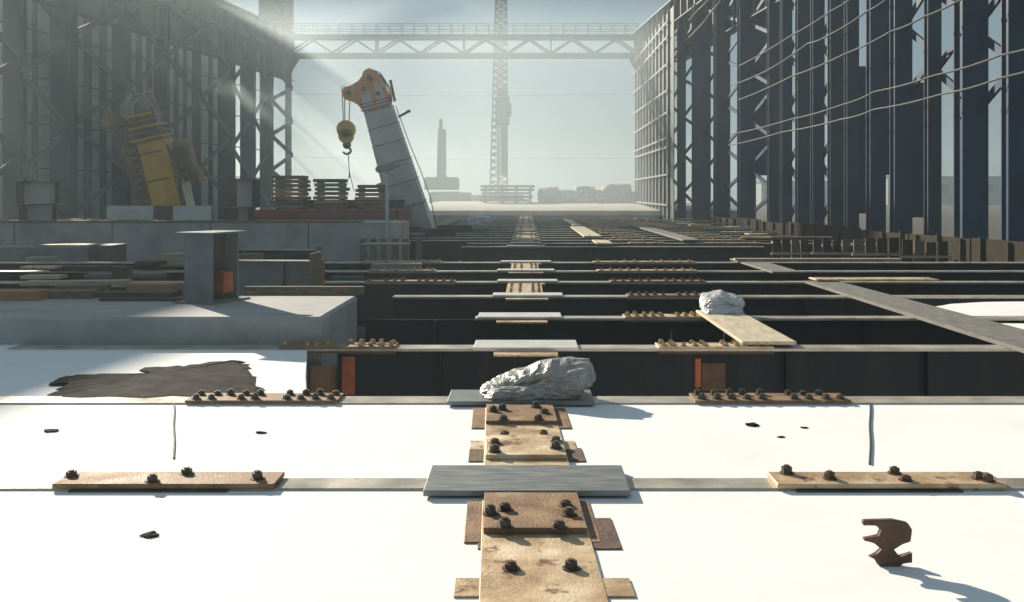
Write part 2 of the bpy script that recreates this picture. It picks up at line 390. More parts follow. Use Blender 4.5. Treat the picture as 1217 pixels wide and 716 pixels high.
# bits bolted on its web
part('web_splice', M['darkrust'], g3, (1.85, 2.10, -.026, -.0095, -.46, -.17))
part('bracket', M['orangered'], g3, (-1.935, -1.80, -.03, -.0095, -.50, -.10))
part('bracket', M['orangered'], g3, (1.78, 1.84, -.04, -.0095, -.42, -.12))
part('web_splice', M['rust'], g3, (-2.27, -1.995, -.014, .008, -.50, -.20))
girder(3, 13.05, -.66, 9.0, [(-2.1, 9.0)], cover=(-.62, .46, .5), splices=[(1.28, 2.46, M['gold'])], nb=11, boltme=BOLT_GOLD, stiff=(4.4, 6.4, -1.2, 1.1, 2.7), lab='cross girder with a white wrapped bundle on its right part')
girder(4, 15.8, -2.1, 10, [(-2.1, 10)], cover=(-.52, .58, .45), splices=[(1.6, 3.0, M['rust'])], nb=11, stiff=(4.4,), lab='cross girder whose bare left end stops short just right of the concrete block')
girder(5, 18.4, -13, 12, [(-13, 12)], cover=(-.52, .58, .4), splices=[(-2.95, -1.3, M['rust']), (1.55, 3.3, M['rust'])], nb=11, stiff=(4.4,), lab='full width cross girder, fifth back from the concrete block front')
girder(6, 21.0, -13, 12.4, [(-13, 12.4)], cover=(-.6, .6, .4), splices=[(-3.3, -1.9, M['gold']), (1.5, 3.6, M['gold'])], nb=11, boltme=BOLT_GOLD, lab='full width cross girder with bright bolts, second from the wide gap')
girder(7, 23.7, -13, 12.6, [(-13, 12.6)], cover=(-.6, .6, .4), splices=[(-3.9, -2.0, M['gold']), (1.6, 4.0, M['gold'])], nb=11, boltme=BOLT_GOLD, lab='last cross girder in front of the wide gap')
far_y = [31 + 2.15 * i for i in range(20)]
for i, y in enumerate(far_y):
    x0 = -2.0 if i == 0 else -1.9 - .03 * (y - 31) - 2.2 * (i > 1)
    x1 = 7.4 if i == 0 else 11.2 - .06 * (y - 31)
    sp_ = [(6.2 + R.uniform(-.3, .3) - .01 * y, 8.3 - .015 * y, M['gold']), (3.6 + R.uniform(-.3, .3) - .01 * y, 5.1 - .015 * y, M['gold'])] if i else []  # second splice added for golden glints along the far beams
    girder(8 + i, y, x0, x1, [(x0, x1)], depth=.95 if i == 0 else .7, cover=(-.5, .5, .4) if i else (-.6,.6,.3), packers=False, splices=sp_, nb=6, boltme=BOLT_GOLD,
           lab='far deck cross girder, %s one beyond the wide gap' % ORD[i])
# the far spine girders (chain of short pieces with bright bolted plates)
for k in range(5):
    y0, y1 = 33.2 + 7.8 * k, 33.2 + 7.8 * k + 7.4
    s = empty('spine_girder', (0, y0, 0), 0, 'far spine girder piece with jumbled bright plates, %s beyond the wide gap' % ORD[k], 'girder', 'spine girders')
    part('flange', M['gold'], s, (-.25, .25, 0, y1 - y0, .034, .06))
    part('web', M['web'], s, (-.01, .01, 0, y1 - y0, .0325, .0335))
    for j in range(5):
        yy = j * 1.5 + .4
        p = part('splice_plate', [M['gold'], M['coverglare'], M['gold'], M['rust'], M['gold']][j], s, (-.32 - R.uniform(0, .12), .32 + R.uniform(0, .12), yy, yy + .7, .062, .09 + R.uniform(0, .05)))
        for bx in (-.2, .2):
            for by in (.15, .5): add_bolt(BOLT_GOLD, p, bx, yy + by, .12)
# plates over nearer mid bays
for k, (y, lab) in enumerate(((17.1, 'short spine piece with bolts between two girders, nearer one'), (22.3, 'short spine piece with bolts between two girders, farther one'))):
    s = empty('spine_girder', (0, y, 0), 0, lab, 'girder', 'spine girders')
    part('flange', M['gold'], s, (-.33, .28, -.95, .95, -.031, -.0025))
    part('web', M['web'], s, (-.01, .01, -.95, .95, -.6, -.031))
    for bx in (-.25, -.1, .12, .22):
        for by in (-.7, -.3, .2, .65): add_bolt(BOLT_GOLD, s, bx, by, -.002)

# thin rods poking up in the bays
def rod(x, y, z0, z1, label):
    tag(MB().tube([(x, y, z0), (x + .01, y, z1)], .008, 6).build('steel_rod', M['bolt']), label, 'rod', 'thin rods in the deck bays')
rod(gx(797, 11.3), 11.3, -1.6, .06, 'thin rod standing in the bay behind the right bolts')
rod(gx(868, 10.3), 10.68, -1.6, .13, 'thin upright rod beside the pale plank')
rod(gx(699, 31.3), 30.7, -1.6, .4, 'thin upright rod in the wide gap right of the spine')

# planks lying along the deck
def plank(name, x0, x1, y0, y1, z, t, mat, label, cat='plank', group='planks laid along the deck', rz=0):
    cx, cy = (x0 + x1) / 2, (y0 + y1) / 2
    m = MB(); m.box(x0 - cx, x1 - cx, y0 - cy, y1 - cy, 0, t, bev=min(.006, t * .3))
    o = m.build(name, mat); o.location = (cx, cy, z); o.rotation_euler = (0, 0, rz)
    return tag(o, label, cat, group)
plank('plank', 2.26, 2.83, 10.4, 13.25, .034, .035, M['goldplank'], 'pale sunlit plank bridging one bay under the white bundle')
m = MB(); m.prism([(5.02, 9.6), (5.78, 9.6), (5.62, 18.0), (5.05, 18.0)], 'z', .004, .05)
tag(m.build('walkway_plank', M['walk']), 'long wide grey walkway plank across several girders at the right', 'plank', 'planks laid along the deck')
plank('walkway_plank', 5.0, 5.6, 20.2, 24.4, .004, .04, M['walk'], 'short grey walkway plank beyond the long one at the right')
plank('plank', 2.2, 2.7, 30.8, 33.2, .06, .05, M['goldplank'], 'short bright plank at the near edge of the far deck')
plank('plank', 2.1, 2.75, 36, 47, .06, .06, M['goldplank'], 'bright plank strip on the far deck right of the spine')
plank('plank', 2.3, 2.7, 49, 60, .06, .06, M['goldplank'], 'thin bright plank strip farthest along the deck right of the spine')
plank('walkway_plank', 5.2, 5.8, 33, 52, .06, .06, M['walk'], 'long grey strip on the far deck toward the right wall')
plank('plank', -4.6, -3.3, 27.6, 28.6, .2, .04, M['cover'], 'pale flat sheet on the deck left of the wide gap')
plank('plank', -4.9, -3.9, 38, 40, .06, .05, M['cover'], 'pale sheet lying at the foot of the white crane')
plank('plank', -4.6, -4.0, 47, 60, .06, .05, M['walk'], 'grey strip on the far deck left of the spine')

# wrapped bundles / bags
def bundle(name, px0, px1, ytop, ybot, d, depth, mat, label, seed, peak=.7, rot=0, group=None):
    w = (px1 - px0) / F * d; h = (ybot - ytop) / F * d
    rr = random.Random(int(seed * 100))
    folds = []
    for q_ in range(26):
        nv = Vector((rr.gauss(0, 1), rr.gauss(0, 1), rr.gauss(0, 1.3))).normalized()
        folds.append((nv, rr.uniform(-.85, .85), rr.choice((-1, 1)) * rr.uniform(.06, .20)))
    fmean = sum(a_ * (.45 + .3 * abs(d_)) for nv, d_, a_ in folds)
    m = MB(); bmesh.ops.create_cube(m.bm, size=2); bmesh.ops.subdivide_edges(m.bm, edges=m.bm.edges[:], cuts=39, use_grid_fill=True)
    for v in m.bm.verts:
        q = v.co.copy(); c = q * .45 + q.normalized() * .72
        e = Vector((seed, seed * .7, 0))
        n1 = noise.noise(c * 1.1 + e)
        fold = sum(a_ * abs(c.dot(nv) - d_) for nv, d_, a_ in folds)
        fold -= .22 * abs(noise.noise(Vector((c.x * 3.1, c.y * 2.4, c.z * 4.5)) + e)) + .09 * abs(noise.noise(Vector((c.x * 9, c.y * 6, c.z * 5)) - e)) - .06
        k = 1 + .10 * n1 + fold - fmean
        tp = 1 - .20 * min(1.5, abs(c.x - (peak * 2 - 1))) ** 1.5 + .10 * noise.noise(Vector((c.x * 2.3, c.y, seed)))
        z = (c.z * k + 1) * .5
        v.co = Vector((c.x * (k * .5 + .5) * w * .46, c.y * k * depth * .5, max(0, z - .12) * h * .86 * (tp if c.z > -.9 else 1)))
    o = m.build(name, mat, smooth=False)
    o.location = ((gx(px0, d) + gx(px1, d)) / 2, d, gz(ybot, d)); o.rotation_euler = (0, 0, rot)
    return tag(o, label, 'bundle', group)
b1 = bundle('plastic_bundle', 577, 700, 430, 476, 7.82, .42, M['plastic'], 'crumpled grey plastic bundle lying on the spine cover plate', 3.1, .74)
b1.location.z = .034; b1.scale = (.85, .9, .84)
b2 = bundle('plastic_bundle', 839, 886, 355, 377, 13.1, .4, M['whiteplastic'], 'white wrapped bundle at the far end of the pale plank', 8.4, .35)
b2.location.z = .07
bundle('plastic_bag', 548, 580, 258, 273, 44, .7, M['whiteplastic'], 'pale plastic bag on the far deck left of the spine', 5.2, .5).location.z = .05
# white triangular sheet by the right wall
m = MB(); m.prism([(0, 0), (.95, -.1), (.75, .12), (.12, .72)], 'y', -.02, .02)
o = m.build('white_sheet', M['whiteplastic']); o.location = (gx(876, 44), 44, gz(281, 44)); o.rotation_euler = (.2, 0, .3)
tag(o, 'white triangular sheet leaning on the timber at the right wall', 'sheet')

# ------------------------------------------------------------------ concrete block and the steel stubs
cb = MB(); cb.box(-8.6, -2.2, 10.72, 13.0, -1.55, .285, bev=.03)
tag(cb.build('concrete_block', M['concrete']), 'long grey concrete block behind the left part of the dark web girder', 'block')

def stub(w, dpt, h, loc, rz, label, group, mat=None, pale=None, plates=True, extra=None, cap=.12):
    s = empty('column_stub', loc, rz, label, 'steel stub', group)
    mat = mat or M['greyst']
    t = .02
    z0, z1 = (t, h - t) if plates else (0, h)
    part('flange', mat, s, (-w / 2, -w / 2 + .022, -dpt / 2, dpt / 2, z0, z1))
    part('flange', mat, s, (w / 2 - .022, w / 2, -dpt / 2, dpt / 2, z0, z1))
    part('web', pale or mat, s, (-w / 2 + .0225, w / 2 - .0225, -.012, .012, z0, z1))
    if plates:
        part('base_plate', M['walk'], s, (-w / 2 - cap, w / 2 + cap, -dpt / 2 - cap, dpt / 2 + cap, 0, t - .001))
        part('cap_plate', mat, s, (-w / 2 - cap, w / 2 + cap, -dpt / 2 - cap * .5, dpt / 2 + cap * .5, h - t + .001, h))
    return s
d = 12.35
st = stub(.55, .40, .86, (gx(250, d) + .02, d, .288), math.radians(72), 'grey H column stub with cap and base plates standing on the concrete block', 'steel column stubs', cap=.10, pale=M['dark'])  # web made dark, recess shade put into its colour
part('tag_box', M['orangered'], st, (.0, .2, -.17, -.0125, .10, .36))
st2 = stub(1.0, .6, .55, (gx(45, 33), 33, .742), math.radians(48), 'lower of the two H stubs stacked at the far left on the concrete wall', 'steel column stubs', mat=M['dark'], pale=M['white'])  # dark flanges, white webs from here: light and shade put into the colours
st3 = stub(1.15, .6, .75, (gx(45, 33), 33, 1.293), math.radians(48), 'upper of the two H stubs stacked at the far left on the concrete wall', 'steel column stubs', mat=M['dark'], pale=M['white'])
stub(.75, .6, .45, (gx(285, 33), 33, .742), math.radians(60), 'lower H stub of the pair near the red platform', 'steel column stubs', mat=M['dark'], pale=M['white'])
s5 = stub(1.05, .7, .95, (gx(286, 33), 33, 1.193), math.radians(60), 'upper dark H stub of the pair near the red platform', 'steel column stubs', mat=M['dark'], pale=M['white'])
for px0, px1, lab in ((130, 183, 'pale low steel offcut on the concrete wall, leftmost of three'), (186, 208, 'small dark steel offcut on the concrete wall, middle of three'), (208, 252, 'pale low steel offcut in front of the yellow crane boom')):
    w = (px1 - px0) / F * 33
    s = empty('beam_offcut', (gx((px0 + px1) / 2, 33), 33, .742), math.radians(6), lab, 'steel offcut', 'beam offcuts on the concrete wall')
    part('flange', M['white'] if 'pale' in lab else M['dark'], s, (-w / 2, w / 2, -.2, -.18, 0, .5)); part('flange', M['greyst'], s, (-w / 2, w / 2, .18, .2, 0, .5))
    part('web', M['greyst'], s, (-w / 2, w / 2, -.179, .179, .24, .26))
for k in range(5):
    plank('board', gx(82 + 22 * k, 32.4), gx(98 + 22 * k, 32.4), 32.2, 32.5, .742, .08, M['palewood'], 'pale board end on the concrete wall edge, %s from the left' % ORD[k], 'board', 'board ends on the concrete wall')
# short girder lying behind the block
s = empty('short_girder', (gx(330, 14.6), 14.6, .02), math.radians(-4), 'short grey girder with an upright end plate lying behind the concrete block', 'girder')
part('top_flange', M['greyst'], s, (-.62, .55, -.14, .14, .60, .622)); part('bottom_flange', M['greyst'], s, (-.62, .55, -.14, .14, 0, .022))
part('web', M['greyst'], s, (-.62, .55, -.01, .01, .0225, .5995)); part('end_plate', M['wood'], s, (.551, .578, -.26, .26, -.01, .74))
part('stiffener', M['greyst'], s, (.1, .115, -.135, -.0105, .03, .59))

for px, d_, hh, ln_, lb in ((322, 16.9, .42, 1.7, 'long low grey girder offcut behind the short girder with the end plate'), (300, 19.6, .5, 2.6, 'farthest grey girder offcut of the pile right of the column stub')):
    s = empty('short_girder', (gx(px, d_), d_, .03), math.radians(R.uniform(-5, 5)), lb, 'girder', 'girder offcuts behind the block')
    part('top_flange', M['greyst'], s, (-ln_ / 2, ln_ / 2, -.14, .14, hh - .022, hh)); part('bottom_flange', M['greyst'], s, (-ln_ / 2, ln_ / 2, -.14, .14, 0, .022))
    part('web', M['web'], s, (-ln_ / 2, ln_ / 2, -.01, .01, .0225, hh - .0225)); part('end_plate', M['rust'], s, (ln_ / 2 + .001, ln_ / 2 + .025, -.2, .2, -.01, hh + .06))
# timbers on and behind the block
def tim(px0, px1, yt, yb, d, dep, mat, label, rz=0, name='timber', cat='timber'):
    x0, x1 = gx(px0, d), gx(px1, d); z0, z1 = gz(yb, d), gz(yt, d)
    cx = (x0 + x1) / 2
    m = MB(); m.box(x0 - cx, x1 - cx, -dep / 2, dep / 2, 0, z1 - z0, bev=.006, jit=.01)
    o = m.build(name, mat); o.location = (cx, d + dep / 2, z0); o.rotation_euler = (0, 0, rz)
    return tag(o, label, cat, 'loose timbers behind the block')
tim(-30, 46, 346, 361, 12.35, .3, M['redwood'], 'orange-brown timber end at the left edge of the block')
tim(46, 108, 346, 361, 12.6, .25, M['wood'], 'tan timber baulk on the block beside the orange one', .05)
tim(118, 226, 355, 362, 12.3, .25, M['darkwood'], 'lower dark timber left of the H column stub')
tim(112, 205, 348, 354.5, 12.45, .3, M['darkwood'], 'upper dark timber left of the H column stub', -.04)
tim(150, 206, 338, 347, 13.2, .3, M['redwood'], 'reddish board raised behind the dark timbers')
tim(84, 150, 334, 342, 14.6, .25, M['palewood'], 'board coloured pale as if sunlit behind the timber pile', .12)  # sunlit streak put into the board colour, same for the strip below
tim(24, 90, 335, 340, 15.5, .3, M['palewood'], 'strip of board coloured pale as if sunlit at the left edge')
tim(290, 432, 341, 351, 13.15, .12, M['wood'], 'long weathered timber along the back edge of the block')
tim(282, 308, 302, 322, 16.5, .3, M['wood'], 'timber block between the column stub and the short girder')
tim(60, 140, 317, 323, 20, .4, M['darkwood'], 'dark timber across the girders at the left')
tim(160, 190, 311, 316, 21, .4, M['darkwood'], 'short dark timber left of the column stub top')
tim(188, 216, 302, 317, 21.6, .5, M['palewood'], 'pale timber lump carrying a sunlit patch, left of the column stub')  # pale colour stands for a patch of sunlight
tim(24, 66, 317, 320, 19.2, .3, M['gold'], 'gold plate carrying a sunlit patch on the girder at the left edge', 0, 'bright_plate', 'plate')  # gold colour stands for a patch of sunlight
m = MB(); m.bar((gx(62, 15), 15.0, .15), (gx(90, 14.3), 14.3, .22), .07, .1)
tag(m.build('timber', M['darkwood']), 'dark slanting timber across the pale boards at the left', 'timber', 'loose timbers behind the block')
for k, (p0, p1, yt_, yb_, d_, mt, lb) in enumerate(((24, 70, 328, 332, 17.4, 'palewood', 'board strip coloured pale as if sunlit, low at the left edge behind the orange timber'), (100, 190, 326, 331, 18.9, 'walk', 'grey plate strip lying across the left girders'), (132, 150, 318, 333, 17.6, 'darkwood', 'small dark block among the left boards'), (215, 228, 338, 352, 12.9, 'wood', 'short stub of timber touching the column stub'), (64, 120, 340, 347, 13.6, 'wood', 'tan board behind the tan baulk on the block'), (30, 62, 306, 311, 24.2, 'palewood', 'pale board on the far left girder below the grey box'), (300, 352, 325, 331, 16.9, 'walk', 'grey plate beside the short girder'), (392, 430, 330, 334, 18.7, 'darkwood', 'thin dark batten on the girder left of the bolts'), (440, 500, 314, 322, 21.3, 'cover', 'pale flat sheet on the girder right of the short girder'))):
    tim(p0, p1, yt_, yb_, d_, .35, M[mt], lb, R.uniform(-.12, .12))
# grey box at left
gb = empty('steel_box', (0, 28, 0), 0, 'long dull grey steel box in front of the concrete wall at the left', 'box')
part('body', M['greyst'], gb, (gx(-60, 28), gx(105, 28), 0, 1.2, -1.55, gz(294, 28)), bev=.01)
part('end_panel', M['dark'], gb, (gx(105, 28) + .002, gx(131, 28), .05, 1.15, -1.55, gz(292, 28)))
part('lid', M['palewood'], gb, (gx(40, 28), gx(104, 28), .1, 1.1, gz(294, 28) + .001, gz(292, 28) + .01))

# concrete wall
cw = MB(); cw.box(-19, gx(461, 31.5), 31.5, 34.2, -1.6, .74, bev=.02)
cwall = empty('concrete_wall', (0, 0, 0), 0, 'long low concrete wall across the left half of the deck', 'wall')
cw.build('body', M['concrete'], cwall)
part('end_block', M['slab'], cwall, (gx(461, 31.5) + .003, gx(475, 31.5), 31.6, 34.1, -1.6, .72))
part('pour_joint', M['dark'], cwall, *[(x, x + .03, 31.494, 31.4995, -.2, .73) for x in (-16.2, -13.1, -10.0, -6.9)])
part('edge_strip', M['wood'], cwall, (-19, gx(430, 31.5), 31.46, 31.9, .742, .79))
# timber shoring below the wall's right end
for k, px in enumerate((428, 440, 452, 466, 478, 494)):
    tim(px, px + 7, 284, 316, 30.6, .15, M['wood'], 'upright shoring post under the concrete wall end, %s from the left' % ORD[k], name='shoring_post', cat='post')

# lamp post
lp = empty('lamp_post', (gx(460, 31.2), 31.2, -1.6), 0, 'slim white lamp post with a flat head beside the concrete wall end', 'lamp post')
MB().tube([(0, 0, 0), (0, 0, gz(203, 31.2) + 1.6)], .055, 10).build('pole', M['white'], lp)
m = MB(); m.prism([(-.35, 0), (-.28, -.1), (.1, -.02), (.42, .13), (.38, .2), (0, .16), (-.3, .1)], 'y', -.2, .2)
hd = m.build('lamp_head', M['palest'], lp); hd.location = (0, 0, gz(203, 31.2) + 1.63)

# red platform with board stacks
rp = empty('red_platform', (0, 36, 0), 0, 'low red oxide steel platform carrying three board stacks', 'platform')
part('deck', M['red'], rp, (gx(300, 36), gx(470, 36), 0, 5, .98, 1.06))
part('side_beam', M['red'], rp, (gx(300, 36), gx(470, 36), .02, .2, .45, .979))
for px in (310, 350, 392, 430, 465): part('leg', M['red'], rp, (gx(px, 36), gx(px, 36) + .2, .25, 4.6, -1.6, .979))
def stack(px0, px1, ytop, d, label, n):
    w = (px1 - px0) / F * d; zt = gz(ytop, d); z0 = 1.062
    s = empty('board_stack', (gx((px0 + px1) / 2, d), d, z0), R.uniform(-.05, .05), label, 'board stack', 'board stacks on the red platform')
    h = (zt - z0) / n
    for k in range(n):
        j = R.uniform(-.05, .05); ww = w / 2 * R.uniform(.9, 1.02)
        part('board', [M['wood'], M['darkwood'], M['redwood'], M['walk']][R.randrange(4)], s, (-ww + j, ww + j, -.5, .5, h * k + h * .22, h * (k + 1) - .004))
        if k % 1 == 0:
            part('batten', M['darkwood'], s, (-w * .4, -w * .3, -.48, .48, h * k, h * k + h * .22 - .002), (w * .3, w * .4, -.48, .48, h * k, h * k + h * .22 - .002))
stack(327, 366, 209, 38.5, 'tallest stack of weathered boards, nearest the left wall', 8)
stack(376, 412, 213, 38.5, 'middle stack of weathered boards on the red platform', 7)
stack(425, 459, 220, 38.5, 'lowest stack of weathered boards, nearest the white crane boom', 6)
gn = empty('green_crate', (0, 40.5, 0), 0, 'dark green low crate behind the board stacks', 'crate')
part('body', ramp_mat('dark_green', [(.02,.045,.03),(.035,.07,.05)], 2, (.6,.8)), gn, (gx(330, 40.5), gx(478, 40.5), 0, .8, 1.062, 1.35), bev=.01)
part('rim', M['dark'], gn, (gx(329, 40.5), gx(479, 40.5), -.03, .83, 1.351, 1.40))

# ------------------------------------------------------------------ big side walls of steel columns
def rline(off=0):  return lambda z: 17.0 + off - .0767 * z
def lline(off=0):  return lambda z: -32.46 - off + .124 * z
def rz_at(px, off=0): return (17.0 + off) / ((px - VX) / F + .0767)
def lz_at(px, off=0): return (32.46 + off) / (.124 - (px - VX) / F)
EAVE = 14.4; BASE = -1.65
def column(x, y, a, b, mat, label, group, top=EAVE, ang=0.0):
    c = empty('steel_column', (x, y, BASE), ang, label, 'column', group)
    h = top - BASE
    t = min(.05, b * .12)
    part('flange', mat, c, (-a / 2, a / 2, -b / 2, -b / 2 + t, .05, h)); part('flange', mat, c, (-a / 2, a / 2, b / 2 - t, b / 2, .05, h))
    part('web', mat, c, (-a * .36, -a * .30, -b / 2 + t + .001, b / 2 - t - .001, .05, h), (a * .30, a * .36, -b / 2 + t + .001, b / 2 - t - .001, .05, h))
    for k in range(4):
        zz = 2.0 + k * 3.6
        part('batten_plate', mat, c, (-a * .46, a * .46, -b / 2 - .012, -b / 2 - .001, zz, zz + .25))
    part('base_plate', M['dark'], c, (-a * .7, a * .7, -b * .7, b * .7, 0, .049))
    return c
def size_for(w, z, X, xp):
    k = F / z + .8 * F * (abs(X) / z ** 2 + xp / z)
    return w / k
def zigzag(pA, pB, z0, z1, half, w, mat, label, group, phase=0, depth=.1):
    """lacing bars zigzagging up between two column axes"""
    r = empty('lacing', (pA[0], pA[1], BASE), 0, label, 'bracing', group)
    A, B = Vector((pA[0], pA[1], 0)), Vector((pB[0], pB[1], 0))
    o = Vector((pA[0], pA[1], BASE))
    z = z0; k = phase
    while z < z1 - .2:
        zz = min(z + half, z1)
        p, q = (A, B) if k % 2 == 0 else (B, A)
        MB().bar(p + Vector((0, 0, z)) - o, q + Vector((0, 0, zz)) - o, depth, w, up=(0, 0, 1)).build('lacing_bar', mat, r)
        z = zz; k += 1
    return r
# right wall
ri = [(786,802,0),(804.3,815.5,0),(821.3,845.3,0),(847,868.5,0),(875.2,899,0),(911,926,0),(926.5,942,0),(944.3,962,0),(962.5,980.5,0),(982.7,1002,0),(1002.5,1021.5,0),(1028.5,1053.5,0),(1056.5,1085,0),(1097.3,1119.5,0),(1132,1175.5,0),(1188.7,1222,0),(1262,1305,0),(1370,1420,0),(1490,1550,0)]
rcols = []
for i, (p0, p1, off) in enumerate(ri):
    pc = (p0 + p1) / 2; z = rz_at(pc, off); X = gx(pc, z)
    a = max(.3, size_for(p1 - p0, z, X, .0767))
    b = a * .8
    rcols.append((X, z, a))
    column(X, z, a, b, M['blue2'] if i in (3, 5, 7, 9, 10, 13) else M['blue'], 'blue steel column of the right wall, %s from its far end' % ORD[i], 'blue columns of the right wall')
for i in range(len(rcols) - 1):
    (x0, z0, _), (x1, z1, _) = rcols[i], rcols[i + 1]
    if i in (0, 1, 2, 3, 4, 6, 8, 12, 13, 14, 15):
        zigzag((x0 + .15, z0 + .1), (x1 + .15, z1 + .1), {12: 5.2, 13: 4.6, 14: 4.2}.get(i, .4), EAVE, 1.38, .26 if i > 4 else .2, M['blue'], 'zigzag lacing between blue columns in gap %s from the far end of the right wall' % ORD[i], 'lacing of the right wall', i % 2)
# plates closing part of the gaps
def gapplate(px0, px1, off, zlo, zhi, label):
    pc = (px0 + px1) / 2; z = rz_at(pc, off); 
    x0, x1 = gx(px0, z), gx(px1, z)
    o = part('cover_panel', M['blue'], None, (x0, x1, z - .02, z + .02, zlo, zhi)); tag(o, label, 'panel', 'blue panels between right wall columns')
gapplate(896, 914, 1.2, gz(207, 54), EAVE, 'blue panel above the low square opening at the far right wall')
gapplate(1019, 1031, 1.0, gz(255, 41.5), gz(72, 41.5), 'narrow blue panel closing most of a gap halfway along the right wall')
gapplate(1050, 1059, 1.0, gz(207, 38.8), EAVE, 'blue panel above a narrow low slit in the right wall')
gapplate(1082, 1100, 1.0, gz(260, 36.5), gz(92, 36.5), 'blue panel between two columns above a small square opening')
for px, lb in ((926.2, 'far'), (962.2, 'middle'), (1002.2, 'near')):
    gapplate(px - 5, px + 5, 1.3, -1.6, EAVE, 'tall blue panel closing a full height seam of the right wall, %s one of three' % lb)
# right eave girder
def wallgirder(name, line, z0, z1, zb, zt, thick, mat, label, side):
    g = empty(name, (0, 0, 0), 0, label, 'girder')
    def run(pname, zz0, zz1, o0, o1, mt):
        m = MB(); m.prism([(line(z0) + o0, z0), (line(z0) + o1, z0), (line(z1) + o1, z1), (line(z1) + o0, z1)], 'z', zz0, zz1); m.build(pname, mt, g)
    run('web', zb + .08, zt - .08, -.03, .03, mat)
    run('flange', zb, zb + .079, -thick / 2, thick / 2, mat); run('flange', zt - .079, zt, -thick / 2, thick / 2, M['greyst'])
    n = int((z1 - z0) / 2)
    for k in range(n):
        z = z0 + (z1 - z0) * (k + .5) / n
        part('stiffener', mat, g, (line(z) - thick * .42, line(z) + thick * .42, z - .02, z + .02, zb + .081, zt - .081))
    run('rail', zt + .001, zt + .12, -.06, .06, M['rail'])
    return g
wallgirder('eave_girder', rline(), 20, 91, EAVE + .01, 16.3, .8, M['fascia'], 'deep steel eave girder along the top of the right wall', 1)
wallgirder('runway_girder', rline(.3), 20, 75, 11.6, EAVE - .005, .7, M['blue'], 'blue crane runway girder under the eave girder of the right wall', 1)
wallgirder('runway_girder', lline(), 18, 90, 11.9, EAVE - .005, .7, M['fascia'], 'grey crane runway girder under the eave girder of the left wall', -1)
wallgirder('eave_girder', lline(), 18, 91, EAVE + .01, 16.3, .8, M['fascia'], 'deep steel eave girder along the top of the left wall', -1)

# left wall: big columns in front, slim ones behind
li = [(24-22,33,0),(58,94,0),(132,157,0),(182,202.5,0),(227.5,239.5,0),(258,281,0),(284.5,305,0),(308,326,0),(338.5,347,0)]
lcols = []
for i, (p0, p1, off) in enumerate(li):
    pc = (p0 + p1) / 2; z = lz_at(pc, off); X = gx(pc, z)
    a = max(.3, size_for(p1 - p0, z, X, .124)); lcols.append((X, z, a))
for z in (46.0, 40.5, 35.0, 29.5, 24.0): lcols.insert(0, (lline()(z), z, .9))
nL = len(lcols)
for i, (X, z, a) in enumerate(lcols):
    column(X, z, a, a * .8, M['grayblue'], 'broad grey-blue column of the left wall, %s from its far end' % ORD[nL - 1 - i], 'broad columns of the left wall')
for i in range(nL - 1):
    (x0, z0, _), (x1, z1, _) = lcols[i], lcols[i + 1]
    zigzag((x0 + .35, z0), (x1 + .35, z1), .3 + (.2 * i) % 1, EAVE, 2.5 if i < nL - 2 else 1.5, .34, M['grayblue'], 'large diagonal bracing of the left wall, %s bay from its far end' % ORD[nL - 2 - i], 'diagonal bracing of the left wall', i % 2, .12)
ls = [(38,45),(98.7,109.5),(117.5,127),(161,168.5),(173.5,181),(206.3,212.5),(217.2,222.5),(247.3,253.5)]
for i, (p0, p1) in enumerate(ls):
    pc = (p0 + p1) / 2; z = lz_at(pc, 1.6); X = gx(pc, z); a = max(.18, size_for(p1 - p0, z, X, .124))
    column(X, z, a, a * .8, M['grayblue'], 'slim rear column seen between broad ones of the left wall, %s from the left' % ORD[i], 'slim rear columns of the left wall')
for k, zz in enumerate((3.1, 5.6, 8.2, 10.8)):
    m = MB(); ln = lline(1.9)
    m.bar((ln(20), 20, zz), (ln(89), 89, zz), .06, .07)
    tag(m.build('girt_rail', M['grayblue']), 'thin horizontal rail across the slits of the left wall, %s from the bottom' % ORD[k], 'rail', 'horizontal rails of the left wall')

ln = lline(9)
cl = empty('cladding_wall', (0, 0, 0), 0, 'pale hazy cladding wall standing behind the slits of the left wall', 'wall')
for k in range(9):
    za, zb2 = 62 + k * 3.9, 62 + (k + 1) * 3.9 - .06
    m = MB(); m.prism([(ln(za), za), (ln(za) + .06, za), (ln(zb2) + .06, zb2), (ln(zb2), zb2)], 'z', -1.65, 16.2); m.build('cladding_panel', M['farwall'], cl)
for k in range(8):
    m = MB(); m.bar((ln(62) + .12, 62, 1 + 2 * k), (ln(97) + .12, 97, 1 + 2 * k), .1, .14); m.build('girt', M['greyst'], cl)
# gantry truss between the far corners
gt = empty('gantry_truss', (0, 90, EAVE), 0, 'steel truss bridge with guard rail spanning between the two walls', 'gantry')
gx0, gx1 = -21.3, 10.1
zb, zt = gz(66.5, 90) - EAVE, gz(45, 90) - EAVE
for yy in (-.6, .6):
    part('chord', M['gantry'], gt, (gx0, gx1, yy - .12, yy + .12, zb - .2, zb + .17)); part('chord', M['gantry'], gt, (gx0, gx1, yy - .12, yy + .12, zt - .17, zt + .2))
n = 16; L = gx1 - gx0
for yy in (-.6, .6):
    m = MB()
    for k in range(n):
        xa = gx0 + L * k / n; xb = gx0 + L * (k + 1) / n
        p, q = (zb + .17, zt - .17) if k % 2 == 0 else (zt - .17, zb + .17)
        m.bar((xa, yy, p), (xb, yy, q), .14, .2, up=(0, 1, 0))
        if k % 4 == 3: m.bar((xb, yy, zb + .17), (xb, yy, zt - .17), .14, .14)
    m.build('diagonal', M['gantry'], gt)
part('walkway', M['gantry'], gt, (gx0, gx1, -.46, .46, zt + .05, zt + .1))
m = MB()
